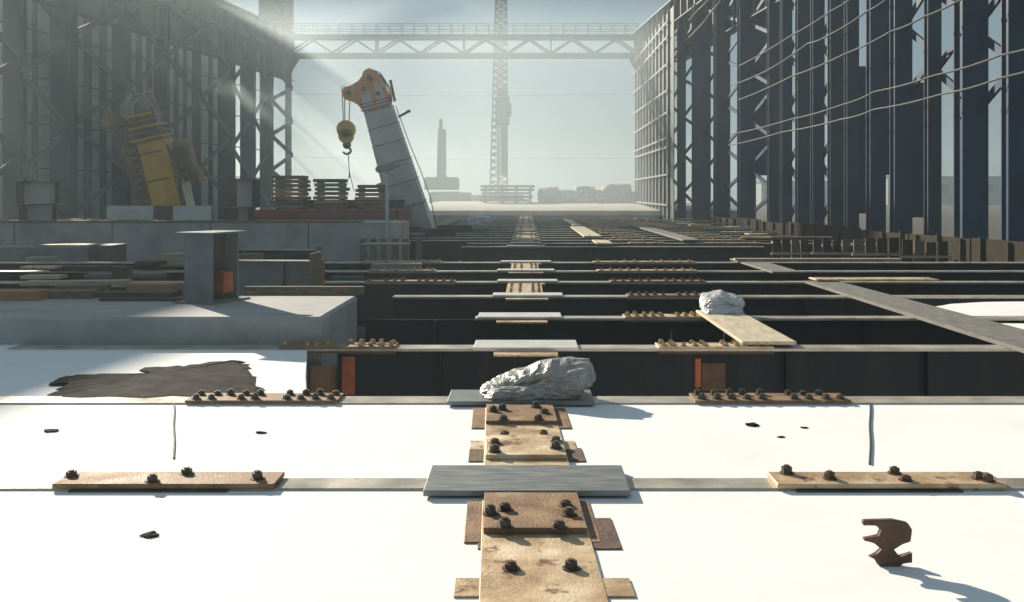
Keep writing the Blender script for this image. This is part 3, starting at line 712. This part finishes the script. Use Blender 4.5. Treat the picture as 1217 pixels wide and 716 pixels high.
for yy in (-.6, .6):
    for zz in (.45, .95): m.bar((gx0, yy, zt + .2 + zz), (gx1, yy, zt + .2 + zz), .05)
    for k in range(29): m.bar((gx0 + L * k / 28, yy, zt + .2), (gx0 + L * k / 28, yy, zt + 1.15), .05)
m.build('guard_rail', M['palest'], gt)
for sx, x in ((1, gx0), (-1, gx1)):
    m = MB(); m.prism([(x, zb - .2), (x + sx * .9, zb - .2), (x + sx * .25, zb - 1.2), (x, zb - 1.9)], 'y', -.12, .12); m.build('knee_bracket', M['gantry'], gt)
# tower head box on the far left corner
hb = empty('stair_tower', (-22.0, 89, 16.45), 0, 'tall pale stair tower on top of the left wall at the far corner', 'tower')
part('body', M['palest'], hb, (-1.1, 1.0, -3.0, 1.0, 0, 9)); part('roof', M['fascia'], hb, (-1.25, 1.15, -3.15, 1.15, 9.001, 9.2))

# scaffold screen at the far end of the right wall
ss = empty('scaffold_screen', (0, 0, 0), 0, 'tall screen of panels with pale horizontal rails at the far right corner', 'scaffold')
X0 = 9.75
for k in range(11):
    y0 = 67.0 + 2.05 * k
    part('panel', M['fascia'], ss, (X0 + .2, X0 + .25, y0, y0 + 1.75, -.5, EAVE - .02))
    part('post', M['rail'] if k in (7,) else M['fascia'], ss, (X0 + .05, X0 + .18, y0 + 1.78, y0 + 1.93, -1.6, EAVE - .02))
for k, zz in enumerate((.9, 2.9, 5.0, 5.6, 7.2, 8.9, 10.7, 12.4, 13.6)):
    m = MB(); m.bar((X0, 68.5, zz + .12 * math.sin(k * 2)), (X0 - .05, 90.2, zz + .1 * math.cos(k)), .07, .13); m.build('rail', M['rail'], ss)

# sagging cables along the right wall
SAG = .05
def cable(pts, r, label):
    P = []
    ln = rline(-1.15)
    for (za, ha), (zb_, hb_) in zip(pts, pts[1:]):
        n = 10
        for k in range(n):
            t = k / n; z = za + (zb_ - za) * t
            P.append((ln(z), z, ha + (hb_ - ha) * t - SAG * math.sin(math.pi * t)))
    z, h = pts[-1]; P.append((ln(z), z, h))
    o = MB().tube(P, r, 6).build('wall_cable', M['cable']); tag(o, label, 'cable', 'cables along the right wall')
def cz(px): return rz_at(px, -1.15)
def cpts(l): return [(cz(px), gz(py, cz(px))) for px, py in l]
cable(cpts([(868,160),(940,142),(1000,125),(1040,109),(1110,90),(1189,66),(1290,36)]), .032, 'pale sagging cable on the right wall, second from the bottom')
cable(cpts([(866,173),(930,157),(1000,142),(1040,130),(1120,112),(1189,93),(1290,62)]), .032, 'lowest sagging cable on the right wall')
cable(cpts([(878,119),(943,90),(1005,64),(1060,37),(1098,20),(1150,-5)]), .034, 'sagging cable on the right wall, third from the bottom')
cable(cpts([(868,102),(912,84),(960,52),(985,42),(1030,14),(1060,-6)]), .034, 'sagging cable on the right wall, fourth from the bottom')
cable(cpts([(878,79),(943,41),(988,13),(1020,-8)]), .034, 'sagging cable on the right wall, fifth from the bottom')
cable(cpts([(788,72),(806,56),(830,34),(846,14),(860,-4)]), .07, 'thick pale cable rising along the far end of the right wall')
cable(cpts([(786,60),(804,40),(830,12),(845,-4)]), .06, 'topmost pale cable rising along the far end of the right wall')

# timber kick boards and form panels at the foot of the right wall
ln = rline(-1.9)
for k in range(9):
    z0 = 25 + k * 3.9; z1 = z0 + 3.8
    m = MB(); m.prism([(ln(z0), z0), (ln(z0) + .06, z0), (ln(z1) + .06, z1), (ln(z1), z1)], 'z', -.35 + R.uniform(-.05, .05), .36 + R.uniform(-.06, .05))
    b = empty('kick_board', (0, 0, 0), 0, 'brown timber kick board at the foot of the right wall, %s from the near end' % ORD[k], 'board', 'kick boards along the right wall')
    m.build('board', M['kick'], b)
    for q in range(3):
        zz = z0 + .4 + q * 1.4
        part('stake', M['kick'], b, (ln(zz) - .09, ln(zz) - .005, zz - .05, zz + .05, -1.6, .3 + R.uniform(0, .12)))
for k, (px0, px1, d_, yt, yb) in enumerate(((918, 962, 30, 285, 308), (966, 1012, 29.2, 284, 308), (1014, 1070, 28.4, 284, 309), (1072, 1128, 27.6, 286, 312))):
    x0, x1 = gx(px0, d_), gx(px1, d_)
    p = empty('form_panel', (x0, d_, -1.6), 0, 'small timber form panel below the right wall boards, %s from the left' % ORD[k], 'form panel', 'form panels under the right wall')
    n = 4
    for j in range(n):
        xa = (x1 - x0) * j / n
        part('plank', [M['kick'], M['darkwood'], M['wood'], M['kick']][(j * 7 + k) % 4], p, (xa + .02, xa + (x1 - x0) / n - .03, 0, .06, 0, gz(yt, d_) + 1.6 + R.uniform(-.06, .05)))
    part('rail', M['palewood'], p, (-.05, x1 - x0 + .05, -.07, -.005, gz(yb - 5, d_) + 1.6, gz(yb - 8, d_) + 1.6))
for k in range(7):
    d_ = 30 + k * 5.5
    plank('board', 8.6 + R.uniform(-.2, .2) + .02 * k, 10.8 + R.uniform(-.4, .3) - .05 * k, d_ - .2, d_ + .15, .065, .05, [M['palewood'], M['wood'], M['gold']][k % 3], 'loose board lying near the foot of the right wall, %s from the near end' % ORD[k], 'board', 'loose boards near the right wall', R.uniform(-.35, .35))

for k in range(12):  # small gold plates added to give glints of sun
    d_ = 32 + k * 2.9 + R.uniform(-.6, .6)
    x_ = R.choice((8.4, 8.8, 9.6, 7.9, -3.2, 9.2)) + R.uniform(-.4, .4)
    plank('bright_plate', x_ - R.uniform(.3, .8), x_ + R.uniform(.3, .8), d_ - .25, d_ + .25, .075, .04, M['gold'], 'gold plate added as a sun glint on the far deck, %s from the near end' % ORD[k], 'plate', 'gold glint plates on the far deck', R.uniform(-.5, .5))
plank('board', 4.9, 8.8, 23.3, 23.55, .06, .05, M['palewood'], 'pale board on the last girder before the wide gap at the right', 'board')
plank('bright_plate', 5.2, 7.4, 17.8, 18.3, .06, .03, M['gold'], 'bright plate on the girder beyond the long walkway plank', 'plate', None)

# ------------------------------------------------------------------ cranes
def boom_frame(base, top):
    b, t = Vector(base), Vector(top)
    d = (t - b); L = d.length; d.normalize()
    q = d.to_track_quat('Z', 'Y')
    return b, q, L
# yellow crane
D = 37.0
yb0 = (gx(216, D), D, -.9); yt0 = (gx(186, D), D - .5, gz(168, D))
yc = empty('yellow_crane', (gx(216, D), D, -1.6), 0, 'yellow telescopic crane boom rising behind the concrete wall', 'crane')
def loc(p): return Vector(p) - yc.location
ax = (Vector(yt0) - Vector(yb0)).normalized()
L = (Vector(yt0) - Vector(yb0)).length
perp = Vector((ax.z, 0, -ax.x)).normalized()          # to the right in the picture
fw = ax.cross(perp).normalized()
Mx = Matrix((perp, fw, ax)).transposed().to_4x4(); Mx.translation = loc(yb0)
def place(o): o.matrix_local = Mx; return o
place(part('outer_boom', M['yellow'], yc, (-.40, .66, -.5, .5, 0, L), bev=.08))
place(part('boom_side', M['cream'], yc, (.622, .86, -.45, .45, 0, L * .62), bev=.03))
place(part('boom_edge', M['yellow'], yc, (.50, .66, -.56, -.505, 0, L * .98)))
m = MB()
for k in range(16):
    zz = L * .05 + k * L * .058
    m.bar((-.95, -.3, zz), (-.4, -.3, zz + L * .05), .06); m.bar((-.4, -.3, zz), (-.95, -.3, zz + L * .05), .05)
m.bar((-.95, -.3, 0), (-.95, -.3, L), .08); m.bar((-.95, .3, 0), (-.95, .3, L), .08); m.bar((-.42, -.3, 0), (-.42, -.3, L), .08)
place(m.build('lattice_jib', M['wood'], yc))
place(part('jib_panel', M['darkwood'], yc, (-.92, -.45, .05, .15, .2, L + .2)))
m = MB(); m.box(-.46, .44, -.46, .46, L + .005, L + 1.1, bev=.05); place(m.build('inner_boom', M['dark'], yc))
for k in range(5):
    zz = L + .03 + k * .22
    m = MB(); m.box(-.60 + .03 * k, .66 - .06 * k, -.58, .58, zz, zz + .10, bev=.04); place(m.build('boom_collar', M['yellow'] if k % 2 == 0 else M['wood'], yc))
m = MB()
for (x, z, r_) in ((-.30, L + 1.22, .42), (.12, L + 1.32, .34)):
    bmesh.ops.create_cone(m.bm, cap_ends=True, segments=24, radius1=r_, radius2=r_, depth=.14, matrix=Matrix.Translation((x, -.35, z)) @ Matrix.Rotation(math.pi / 2, 4, 'X'))
    bmesh.ops.create_cone(m.bm, cap_ends=True, segments=24, radius1=r_, radius2=r_, depth=.14, matrix=Matrix.Translation((x, .1, z)) @ Matrix.Rotation(math.pi / 2, 4, 'X'))
place(m.build('sheave', M['greyst'], yc))
m = MB(); m.prism([(-1.62, L + .98), (-1.5, L + .72), (-1.1, L + .62), (-.62, L + .85), (-.55, L + 1.22), (-.9, L + 1.30), (-1.35, L + 1.26)], 'y', -.36, .36)
bmesh.ops.bevel(m.bm, geom=m.bm.edges[:], offset=.08, segments=2, affect='EDGES')
hd = place(m.build('head_block', M['wood'], yc))
m = MB(); bmesh.ops.create_cone(m.bm, cap_ends=True, segments=20, radius1=.22, radius2=.22, depth=.8, matrix=Matrix.Translation((-1.18, 0, L + .97)) @ Matrix.Rotation(math.pi / 2, 4, 'X'))
m.build('sheave', M['rust'], hd)
m = MB()
for k in range(14):
    x = -.45 + .075 * k
    m.bar((x, R.uniform(-.4, .3), L + 1.1), (x + R.uniform(-.15, .15), R.uniform(-.45, .3), L + 1.6 + R.uniform(-.15, .3)), .05)
m.tube([(-.5, -.4, L + 1.3), (-.2, -.45, L + 1.75), (.25, -.4, L + 1.7), (.5, -.4, L + 1.2), (.62, -.5, L + .6)], .035, 6)
m.tube([(-.3, -.5, L + .9), (-.15, -.52, L + 1.4), (.1, -.5, L + 1.5)], .04, 6)
place(m.build('rope_guide', M['palewood'], yc))
m = MB()
for k in range(6): m.tube([(-1.25 + .12 * k, -.2, L + .7), (-1.05 + .10 * k, -.25, L * .75), (-.95 + .09 * k, -.3, L * .4)], .018, 5)
place(m.build('hoist_rope', M['wood'], yc))
m = MB(); m.box(.8, 1.35, -.35, .35, L * .66, L * .96, bev=.06)
for k in range(4): m.bar((.75, -.4, L * (.68 + .07 * k)), (1.4, -.4, L * (.70 + .07 * k)), .07)
m.box(1.1, 1.5, -.3, .3, L * .60, L * .72, bev=.05)
place(m.build('winch', M['rust'], yc))
m = MB()
for (x, z, r_) in ((1.05, L * .86, .26), (1.1, L * .74, .22), (1.28, L * .66, .18)):
    bmesh.ops.create_cone(m.bm, cap_ends=True, segments=18, radius1=r_, radius2=r_, depth=.95, matrix=Matrix.Translation((x, 0, z)) @ Matrix.Rotation(math.pi / 2, 4, 'X'))
place(m.build('winch_drum', M['dark'], yc))
m = MB()
for k in range(3): m.tube([(.68 + .06 * k, -.52, L * .3), (.74 + .05 * k, -.55, L * .6), (.9 + .05 * k, -.5, L * .72), (.70, -.58, L * .95)], .022, 5)
for zz in (.22, .45, .68, .9): m.box(-.43, .69, -.515, -.503, L * zz, L * zz + .05)
place(m.build('hose', M['darkwood'], yc))
# dark lettering on the pale side (illegible in the photo): blocky marks
m = MB()
for k in range(4):
    zz = L * (.34 - .075 * k)
    m.box(.66, .82, -.458, -.4515, zz, zz + .06); m.box(.66, .70, -.458, -.4515, zz + .061, zz + .2); m.box(.76, .82, -.458, -.4515, zz + .10, zz + .24)
place(m.build('lettering', M['letter_blue'], yc))
part('carrier', M['yellow'], yc, (-1.6, 2.6, -1.2, 1.2, .5, 1.3), bev=.05)
for x in (-1.0, .4, 1.9):
    for yy in (-1.25, 1.25):
        m = MB(); bmesh.ops.create_cone(m.bm, cap_ends=True, segments=20, radius1=.5, radius2=.5, depth=.4, matrix=Matrix.Translation((x, yy, .5)) @ Matrix.Rotation(math.pi / 2, 4, 'X')); m.build('wheel', M['rubber'], yc)

# white crane
D = 42.0
wc = empty('white_crane', (gx(500, D), D, -1.6), 0, 'white telescopic crane boom with orange head and hook leaning left', 'crane')
B0 = Vector((gx(499, D), D, gz(292, D))); T0 = Vector((gx(453, D), D - .6, gz(131, D)))
ax = (T0 - B0).normalized(); L = (T0 - B0).length
perp = Vector((ax.z, 0, -ax.x)).normalized(); fwv = ax.cross(perp).normalized()
Mx = Matrix((perp, fwv, ax)).transposed().to_4x4(); Mx.translation = B0 - wc.location
def place(o): o.matrix_local = Mx; return o
def taper(x0a, x1a, x0b, x1b, ya, z0, z1):
    m = MB()
    v = [(x0a, -ya, z0), (x1a, -ya, z0), (x1a, ya, z0), (x0a, ya, z0), (x0b, -ya, z1), (x1b, -ya, z1), (x1b, ya, z1), (x0b, ya, z1)]
    bv = [m.bm.verts.new(p) for p in v]
    for f in ((0,1,2,3),(7,6,5,4),(0,4,5,1),(1,5,6,2),(2,6,7,3),(3,7,4,0)): m.bm.faces.new([bv[i] for i in f])
    bmesh.ops.bevel(m.bm, geom=m.bm.edges[:], offset=.03, segments=2, affect='EDGES')
    return m
segs = [0, .30, .47, .62, .76, .88, 1.0]
for k in range(6):
    a, b = segs[k], segs[k + 1]; s0 = 1.12 - .34 * a; s1 = 1.12 - .34 * b
    place(taper(-.76 * s0, .72 * s0, -.76 * s1, .72 * s1, .62 * s0, L * a + .001, L * b).build('boom_section', M['white'], wc))
    m = MB(); m.box(-.785 * s1, .745 * s1, -.66 * s0, .66 * s0, L * b - .045, L * b - .005); place(m.build('boom_collar', M['palest'], wc))
m = MB(); m.prism([(-.62, L + .01), (.52, L + .01), (.60, L + .40), (.46, L + .78), (.44, L + 1.30), (.22, L + 1.55), (-.18, L + 1.52), (-.42, L + 1.28), (-1.02, L + 1.20), (-1.24, L + 1.02), (-1.20, L + .74), (-.92, L + .62), (-.70, L + .40)], 'y', -.45, .45)
bmesh.ops.bevel(m.bm, geom=m.bm.edges[:], offset=.04, segments=1, affect='EDGES')
hd = place(m.build('boom_head', M['orange'], wc))
m = MB()
for (x, z, r_) in ((-.95, L + .95, .27), (.05, L + 1.42, .26), (-.35, L + 1.0, .24)):
    bmesh.ops.create_cone(m.bm, cap_ends=True, segments=20, radius1=r_, radius2=r_, depth=1.1, matrix=Matrix.Translation((x, 0, z)) @ Matrix.Rotation(math.pi / 2, 4, 'X'))
o = m.build('sheave', M['orange'], hd)
m = MB()
for k in range(3): m.bar((-.68, -.5, L + .1 + .13 * k), (.62, -.5, L + .06 + .13 * k), .04)
m.bar((.75, -.3, L + .1), (.82, -.3, L + 1.0), .1); m.bar((.7, -.3, L - .55), (1.15, -.3, L - .45), .1); m.box(1.1, 1.25, -.4, -.2, L - .5, L - .38)
m.build('clamp_band', M['red'], hd)
m = MB()
for (x, z, r_) in ((-.95, L + .95, .12), (.05, L + 1.3, .13), (-.30, L + .95, .10), (.2, L + .6, .09)):
    bmesh.ops.create_cone(m.bm, cap_ends=True, segments=14, radius1=r_, radius2=r_, depth=1.3, matrix=Matrix.Translation((x, 0, z)) @ Matrix.Rotation(math.pi / 2, 4, 'X'))
m.build('axle_pin', M['dark'], hd)
m = MB()
m.prism([(-.55, L + .08), (-.15, L + .08), (-.05, L + .8), (-.5, L + .72)], 'y', -.475, -.455); m.prism([(.05, L + .1), (.45, L + .1), (.35, L + 1.1), (.12, L + 1.1)], 'y', -.475, -.455)
m.build('side_plate', M['white'], hd)
m = MB()
for k in range(3): m.tube([(.55 + .04 * k, -.3, L + .1), (.66 + .05 * k, -.35, L + .6), (.5, -.3, L + 1.2 + .1 * k), (.1, -.3, L + 1.7)], .02, 5)
m.build('hose', M['dark'], hd)
m = MB(); m.tube([(.72, -.2, L - .1), (.82, -.2, L * .72), (.95, -.2, L * .5), (1.02, -.2, L * .3), (.9, -.2, L * .1)], .018, 6); place(m.build('hydraulic_hose', M['dark'], wc))
m = MB(); m.box(-1.0, -.765, -.2, .35, L * .12, L * .5); place(m.build('fly_jib', M['pink'], wc))
m = MB()   # illegible reddish marks on the boom side
for k in range(3):
    zz = L * (.375 - .045 * k)
    m.box(.02, .36, -.629, -.6215, zz, zz + .06); m.box(.02, .09, -.629, -.6215, zz + .061, zz + .2); m.box(.29, .36, -.629, -.6215, zz + .061, zz + .2)
m.box(-.36, -.30, -.629, -.6215, L * .28, L * .40)
place(m.build('lettering', M['letter_red'], wc))
# hook block hanging from the head
hx = gx(414, D)
for dx in (-.18, .18, -.08):
    o = MB().tube([(hx + dx, D - .5, gz(104, D)), (hx + dx * .6, D - .5, gz(152, D))], .022, 6).build('hoist_rope', M['dark'], wc); o.location = -wc.location
m = MB()
for zz, r_ in ((gz(155, D), .38), (gz(163, D), .30)):
    bmesh.ops.create_cone(m.bm, cap_ends=True, segments=20, radius1=r_, radius2=r_, depth=.35, matrix=Matrix.Translation((hx, D - .5, zz)) @ Matrix.Rotation(math.pi / 2, 4, 'X'))
hb_ = m.build('hook_block', M['yellow'], wc); hb_.location = -wc.location
m = MB(); bmesh.ops.create_uvsphere(m.bm, u_segments=12, v_segments=8, radius=.18, matrix=Matrix.Translation((hx + .03, D - .5, gz(173, D))))
pts = [(hx + .03 + .16 * math.sin(t), D - .5, gz(180, D) + .14 * math.cos(t)) for t in [x * .4 for x in range(0, 12)]]
m.tube(pts, .05, 6)
m.build('hook', M['dark'], hb_)
m = MB()
m.tube([(hx + .08, D - .5, gz(181, D)), (hx + .14, D - .5, gz(212, D))], .018, 5); m.tube([(hx + .14, D - .5, gz(206, D)), (hx - .05, D - .5, gz(228, D))], .015, 5); m.tube([(hx + .14, D - .5, gz(206, D)), (hx + .33, D - .5, gz(228, D))], .015, 5)
m.build('sling', M['dark'], hb_)
part('carrier', M['white'], wc, (-2.0, 3.2, -1.2, 1.2, .4, 1.25), bev=.05)
part('turntable', M['dark'], wc, (-1.1, 1.1, -1.0, 1.0, 1.251, 1.75), bev=.04)
for x in (-1.5, -.2, 1.2, 2.6):
    for yy in (-1.25, 1.25):
        m = MB(); bmesh.ops.create_cone(m.bm, cap_ends=True, segments=18, radius1=.5, radius2=.5, depth=.4, matrix=Matrix.Translation((x, yy, .5)) @ Matrix.Rotation(math.pi / 2, 4, 'X')); m.build('wheel', M['rubber'], wc)
# dark clutter at the crane's foot
for k, (p0, p1, yt_, d_) in enumerate(((466, 500, 270, 40), (500, 540, 272, 39), (520, 560, 268, 43))):
    tim(p0, p1, yt_, 290, d_, .6, M['darkwood'] if k % 2 else M['dark'], 'dark crate at the foot of the white crane, %s from the left' % ORD[k], name='crate', cat='crate')

# far drilling rig with a lattice mast behind the gantry
D = 112.0
tr = empty('drilling_rig', (gx(595, D), D, -1.6), 0, 'tall pale lattice mast rig standing behind the gantry', 'rig')
def lattice(pname, x0b, x1b, x0t, x1t, z0, z1, n, r_, mat, parent, dy=1.2):
    m = MB()
    def q(t, s, w): return Vector(((x0b + (x0t - x0b) * t) if s < 0 else (x1b + (x1t - x1b) * t), w * dy / 2, z0 + (z1 - z0) * t))
    for s in (-1, 1):
        for w in (-1, 1): m.bar(q(0, s, w), q(1, s, w), r_ * 1.4)
    for k in range(n):
        t0, t1 = k / n, (k + 1) / n
        for w in (-1, 1):
            m.bar(q(t0, -1, w), q(t1, 1, w), r_); m.bar(q(t0, 1, w), q(t1, -1, w), r_)
            m.bar(q(t1, -1, w), q(t1, 1, w), r_)
        for s in (-1, 1): m.bar(q(t0, s, -1), q(t1, s, 1), r_)
    return m.build(pname, mat, parent)
def lx(px): return gx(px, D) - gx(595, D)
def lz(py): return gz(py, D) + 1.6
lattice('mast', lx(582), lx(603), lx(590), lx(602), lz(250), lz(-30), 34, .10, M['palest'], tr)
m = MB(); m.box(lx(589), lx(606), -1.2, -.7, lz(150), lz(116), bev=.1); m.box(lx(595), lx(608), -1.3, -.72, lz(140), lz(124), bev=.08); m.box(lx(593), lx(604), -1.25, -.75, lz(116), lz(106), bev=.05)
m.build('drive_head', M['palest'], tr)
MB().tube([(lx(592.5), -1.0, lz(236)), (lx(592.5), -1.0, lz(145))], .16, 10).build('kelly_bar', M['white'], tr)
part('casing', M['palest'], tr, (lx(596), lx(603.5), -1.1, -.75, lz(208), lz(150)))
part('undercarriage', M['dark'], tr, (-4, 4, -2, 2, 0, 1.2), bev=.1); part('cab', M['orange'], tr, (-3.2, 2.6, -1.8, 1.8, 1.201, 3.2), bev=.1)
D = 105.0
sr = empty('piling_rig', (gx(525, D), D, -1.6), 0, 'small dark crawler rig with a slim upright mast beyond the white crane', 'rig')
def lx(px): return gx(px, D) - gx(525, D)
def lz(py): return gz(py, D) + 1.6
lattice('mast', lx(520.5), lx(529), lx(522), lx(528.5), lz(214), lz(155), 10, .16, M['palest'], sr, .7)
part('mast_panel', M['palest'], sr, (lx(521.5), lx(528), -.2, .2, lz(212), lz(157)))
m = MB(); m.box(lx(522), lx(526), -.3, .3, lz(157), lz(142), bev=.05); m.build('mast_head', M['palest'], sr)
part('body', M['dark'], sr, (lx(506), lx(545), -1.6, 1.6, lz(226), lz(211)), bev=.1)
part('track', M['dark'], sr, (lx(512), lx(548), -2.0, -1.0, 0, lz(228)), bev=.2); part('track', M['dark'], sr, (lx(512), lx(548), 1.0, 2.0, 0, lz(228)), bev=.2)
part('counterweight', M['dark'], sr, (lx(530), lx(560), -1.5, 1.5, lz(240), lz(229)), bev=.1)
# white floodlight-like bright cover hung on a wire
D = 88.0
wl = MB(); wl.tube([(-21.3, 88.6, gz(112, 88.6)), (-6, 88.6, gz(114.4, 88.6)), (10.1, 88.6, gz(112, 88.6))], .012, 5)
tag(wl.build('overhead_wire', M['cable']), 'upper thin wire strung across between the two walls', 'wire', 'overhead wires')
wl = MB(); wl.tube([(-21.3, 88.6, gz(187, 88.6)), (-6, 88.6, gz(189.5, 88.6)), (10.1, 88.6, gz(188, 88.6))], .012, 5)
tag(wl.build('overhead_wire', M['cable']), 'lower thin wire strung across between the two walls', 'wire', 'overhead wires')

# ------------------------------------------------------------------ far slab with stacks
m = MB(); m.prism([(73, -1.6), (73, .45), (74, .5), (92, .95), (128, 1.0), (128, -1.6)], 'x', -8.5, 15.5)
tag(m.build('concrete_ramp', M['slab']), 'pale sunlit concrete ramp closing the far end of the deck', 'ramp')
D = 90.0
ts = empty('timber_stack', (gx(602, D), D, .91), 0, 'big sunlit stack of pale timber under the gantry', 'timber stack')
hw = (637 - 570) / F * D / 2
for k in range(5):
    h0 = .32 * k
    part('layer', M['palewood'] if k % 2 == 0 else M['wood'], ts, (-hw + R.uniform(0, .3), hw - R.uniform(0, .4), -1, 1, h0 + .10, h0 + .30))
    m = MB()
    for x in (-hw * .8, -hw * .2, hw * .3, hw * .8): m.box(x, x + .25, -.9, .9, h0, h0 + .098)
    m.build('bearer', M['wood'], ts)
for k, (p0, p1, yt_, mt, nm) in enumerate(((641, 664, 226, 'sack', 'left end of the row'), (660, 684, 229, 'sack', 'low second of the row'), (684, 706, 225, 'sack', 'third of the row'), (704, 720, 229, 'sack', 'small fourth of the row'), (717, 748, 223, 'sack', 'largest rounded one of the row'))):
    w = (p1 - p0) / F * 91; hh = (243 - yt_) / F * 91
    mm = MB(); bmesh.ops.create_cube(mm.bm, size=2); bmesh.ops.subdivide_edges(mm.bm, edges=mm.bm.edges[:], cuts=7, use_grid_fill=True)
    for v in mm.bm.verts:
        q = v.co.copy(); r_ = q.normalized(); c = q * .62 + r_ * .5
        n_ = 1 + .25 * noise.noise(c * 1.4 + Vector((k * 7.1, 0, 0))) + .12 * noise.noise(c * 4 + Vector((k * 3.1, 5, 0)))
        v.co = Vector((c.x * w * .5 * n_, c.y * .8 * n_, (c.z * n_ * .5 + .5) * hh))
    b = mm.build('sack_bundle', M[mt], smooth=True); b.location = (gx((p0 + p1) / 2, 91), 91, .93)
    tag(b, 'tan sacking bundle on the far ramp, ' + nm, 'bundle', 'sacking bundles on the far ramp')
    b.location.z = .93
for k, (p0, p1, yt_, mt, lb) in enumerate(((748, 768, 228, 'greyst', 'grey flat-topped crate at the right end of the bundles'), (769, 786, 227, 'wood', 'brown flat-topped crate next to the screen of pale rails'))):
    c = empty('crate', (gx((p0 + p1) / 2, 91), 91, .93), 0, lb, 'crate')
    w = (p1 - p0) / F * 91 / 2
    part('body', M[mt], c, (-w * .94, w * .94, -.7, .7, 0, gz(yt_, 91) - 1.0), bev=.03); part('lid', M['palewood'], c, (-w, w, -.75, .75, gz(yt_, 91) - .999, gz(yt_, 91) - .93))

# pale far buildings seen through the right gaps
for k, (x, y, w, h, lab) in enumerate(((150, 330, 60, 9, 'pale low far building seen through the right wall gap'), (86, 300, 30, 7, 'small pale far building behind the right wall'))):
    fb = empty('far_building', (x, y, -1.6), 0, lab, 'building')
    part('wall', M['farwall'], fb, (-w / 2, w / 2, 0, 12, 0, h)); part('roof', M['fascia'], fb, (-w / 2 - .5, w / 2 + .5, -.5, 12.5, h + .001, h + .4))
    for j in range(8):
        part('window', M['dark'], fb, (-w / 2 + w * (j + .25) / 8, -w / 2 + w * (j + .7) / 8, -.06, -.005, h * .45, h * .75))

# ------------------------------------------------------------------ haze
m = MB(); m.box(-440, 440, -75, 500, -2.9, 21)
hz = m.build('haze', None) if False else None
hm = bpy.data.materials.new('haze_air'); hm.use_nodes = True
nt = hm.node_tree; nt.nodes.remove(nt.nodes['Principled BSDF'])
pv = nt.nodes.new('ShaderNodeVolumePrincipled')
pv.inputs['Color'].default_value = (.52, .63, .69, 1)
HAZE = .0016
SHAFT = .02  # density of a second volume added to bring out the light shafts
pv.inputs['Density'].default_value = HAZE; pv.inputs['Anisotropy'].default_value = .6
nt.links.new(pv.outputs['Volume'], nt.nodes['Material Output'].inputs['Volume'])
hz = m.build('haze', hm); tag(hz, 'pale dusty air filling the whole site', 'haze', None, 'stuff')

m = MB(); m.box(-20.4, 9.4, 64, 89.0, .2, 14.2)
dm = bpy.data.materials.new('shaft_air'); dm.use_nodes = True
nt = dm.node_tree; nt.nodes.remove(nt.nodes['Principled BSDF'])
pv = nt.nodes.new('ShaderNodeVolumePrincipled')
pv.inputs['Color'].default_value = (.68, .78, .83, 1)
pv.inputs['Density'].default_value = SHAFT; pv.inputs['Anisotropy'].default_value = .6
nt.links.new(pv.outputs['Volume'], nt.nodes['Material Output'].inputs['Volume'])
tag(m.build('shaft_haze', dm), 'extra haze added under the far gantry to bring out light shafts', 'dust', None, 'stuff')

# ------------------------------------------------------------------ light
AZ, EL = math.radians(-35), math.radians(22)      # sun behind the left wall
to_sun = Vector((math.sin(AZ) * math.cos(EL), math.cos(AZ) * math.cos(EL), math.sin(EL)))
sd = bpy.data.lights.new('sun', 'SUN'); so = bpy.data.objects.new('sun', sd); COL.objects.link(so)
sd.energy = 5.0; sd.angle = math.radians(.6); sd.color = (1, .89, .73)
so.location = (-30, 60, 40); so.rotation_euler = (-to_sun).to_track_quat('-Z', 'Y').to_euler()
w = bpy.data.worlds.new('World'); scene.world = w; w.use_nodes = True
nt = w.node_tree; bg = nt.nodes['Background']
sky = nt.nodes.new('ShaderNodeTexSky'); sky.sky_type = 'NISHITA'; sky.sun_disc = False
sky.sun_elevation = EL; sky.sun_rotation = AZ; sky.dust_density = .4; sky.air_density = 1.0; sky.ozone_density = 2.0
mx = nt.nodes.new('ShaderNodeMix'); mx.data_type = 'RGBA'; mx.inputs[0].default_value = .8
nt.links.new(sky.outputs['Color'], mx.inputs[6]); mx.inputs[7].default_value = (2.4, 3.2, 3.65, 1)
nt.links.new(mx.outputs[2], bg.inputs['Color']); bg.inputs['Strength'].default_value = .05
vs = scene.view_settings
vs.view_transform = 'Standard'; vs.look = 'None'; vs.gamma = 1; vs.exposure = 0.8; vs.use_curve_mapping = False
scene.render.engine = 'CYCLES'
c = scene.cycles
c.use_denoising = True
try: c.denoiser = 'OPENIMAGEDENOISE'
except Exception: pass
c.max_bounces = 6; c.diffuse_bounces = 3; c.glossy_bounces = 3; c.volume_bounces = 1; c.transparent_max_bounces = 6
c.caustics_reflective = False; c.caustics_refractive = False
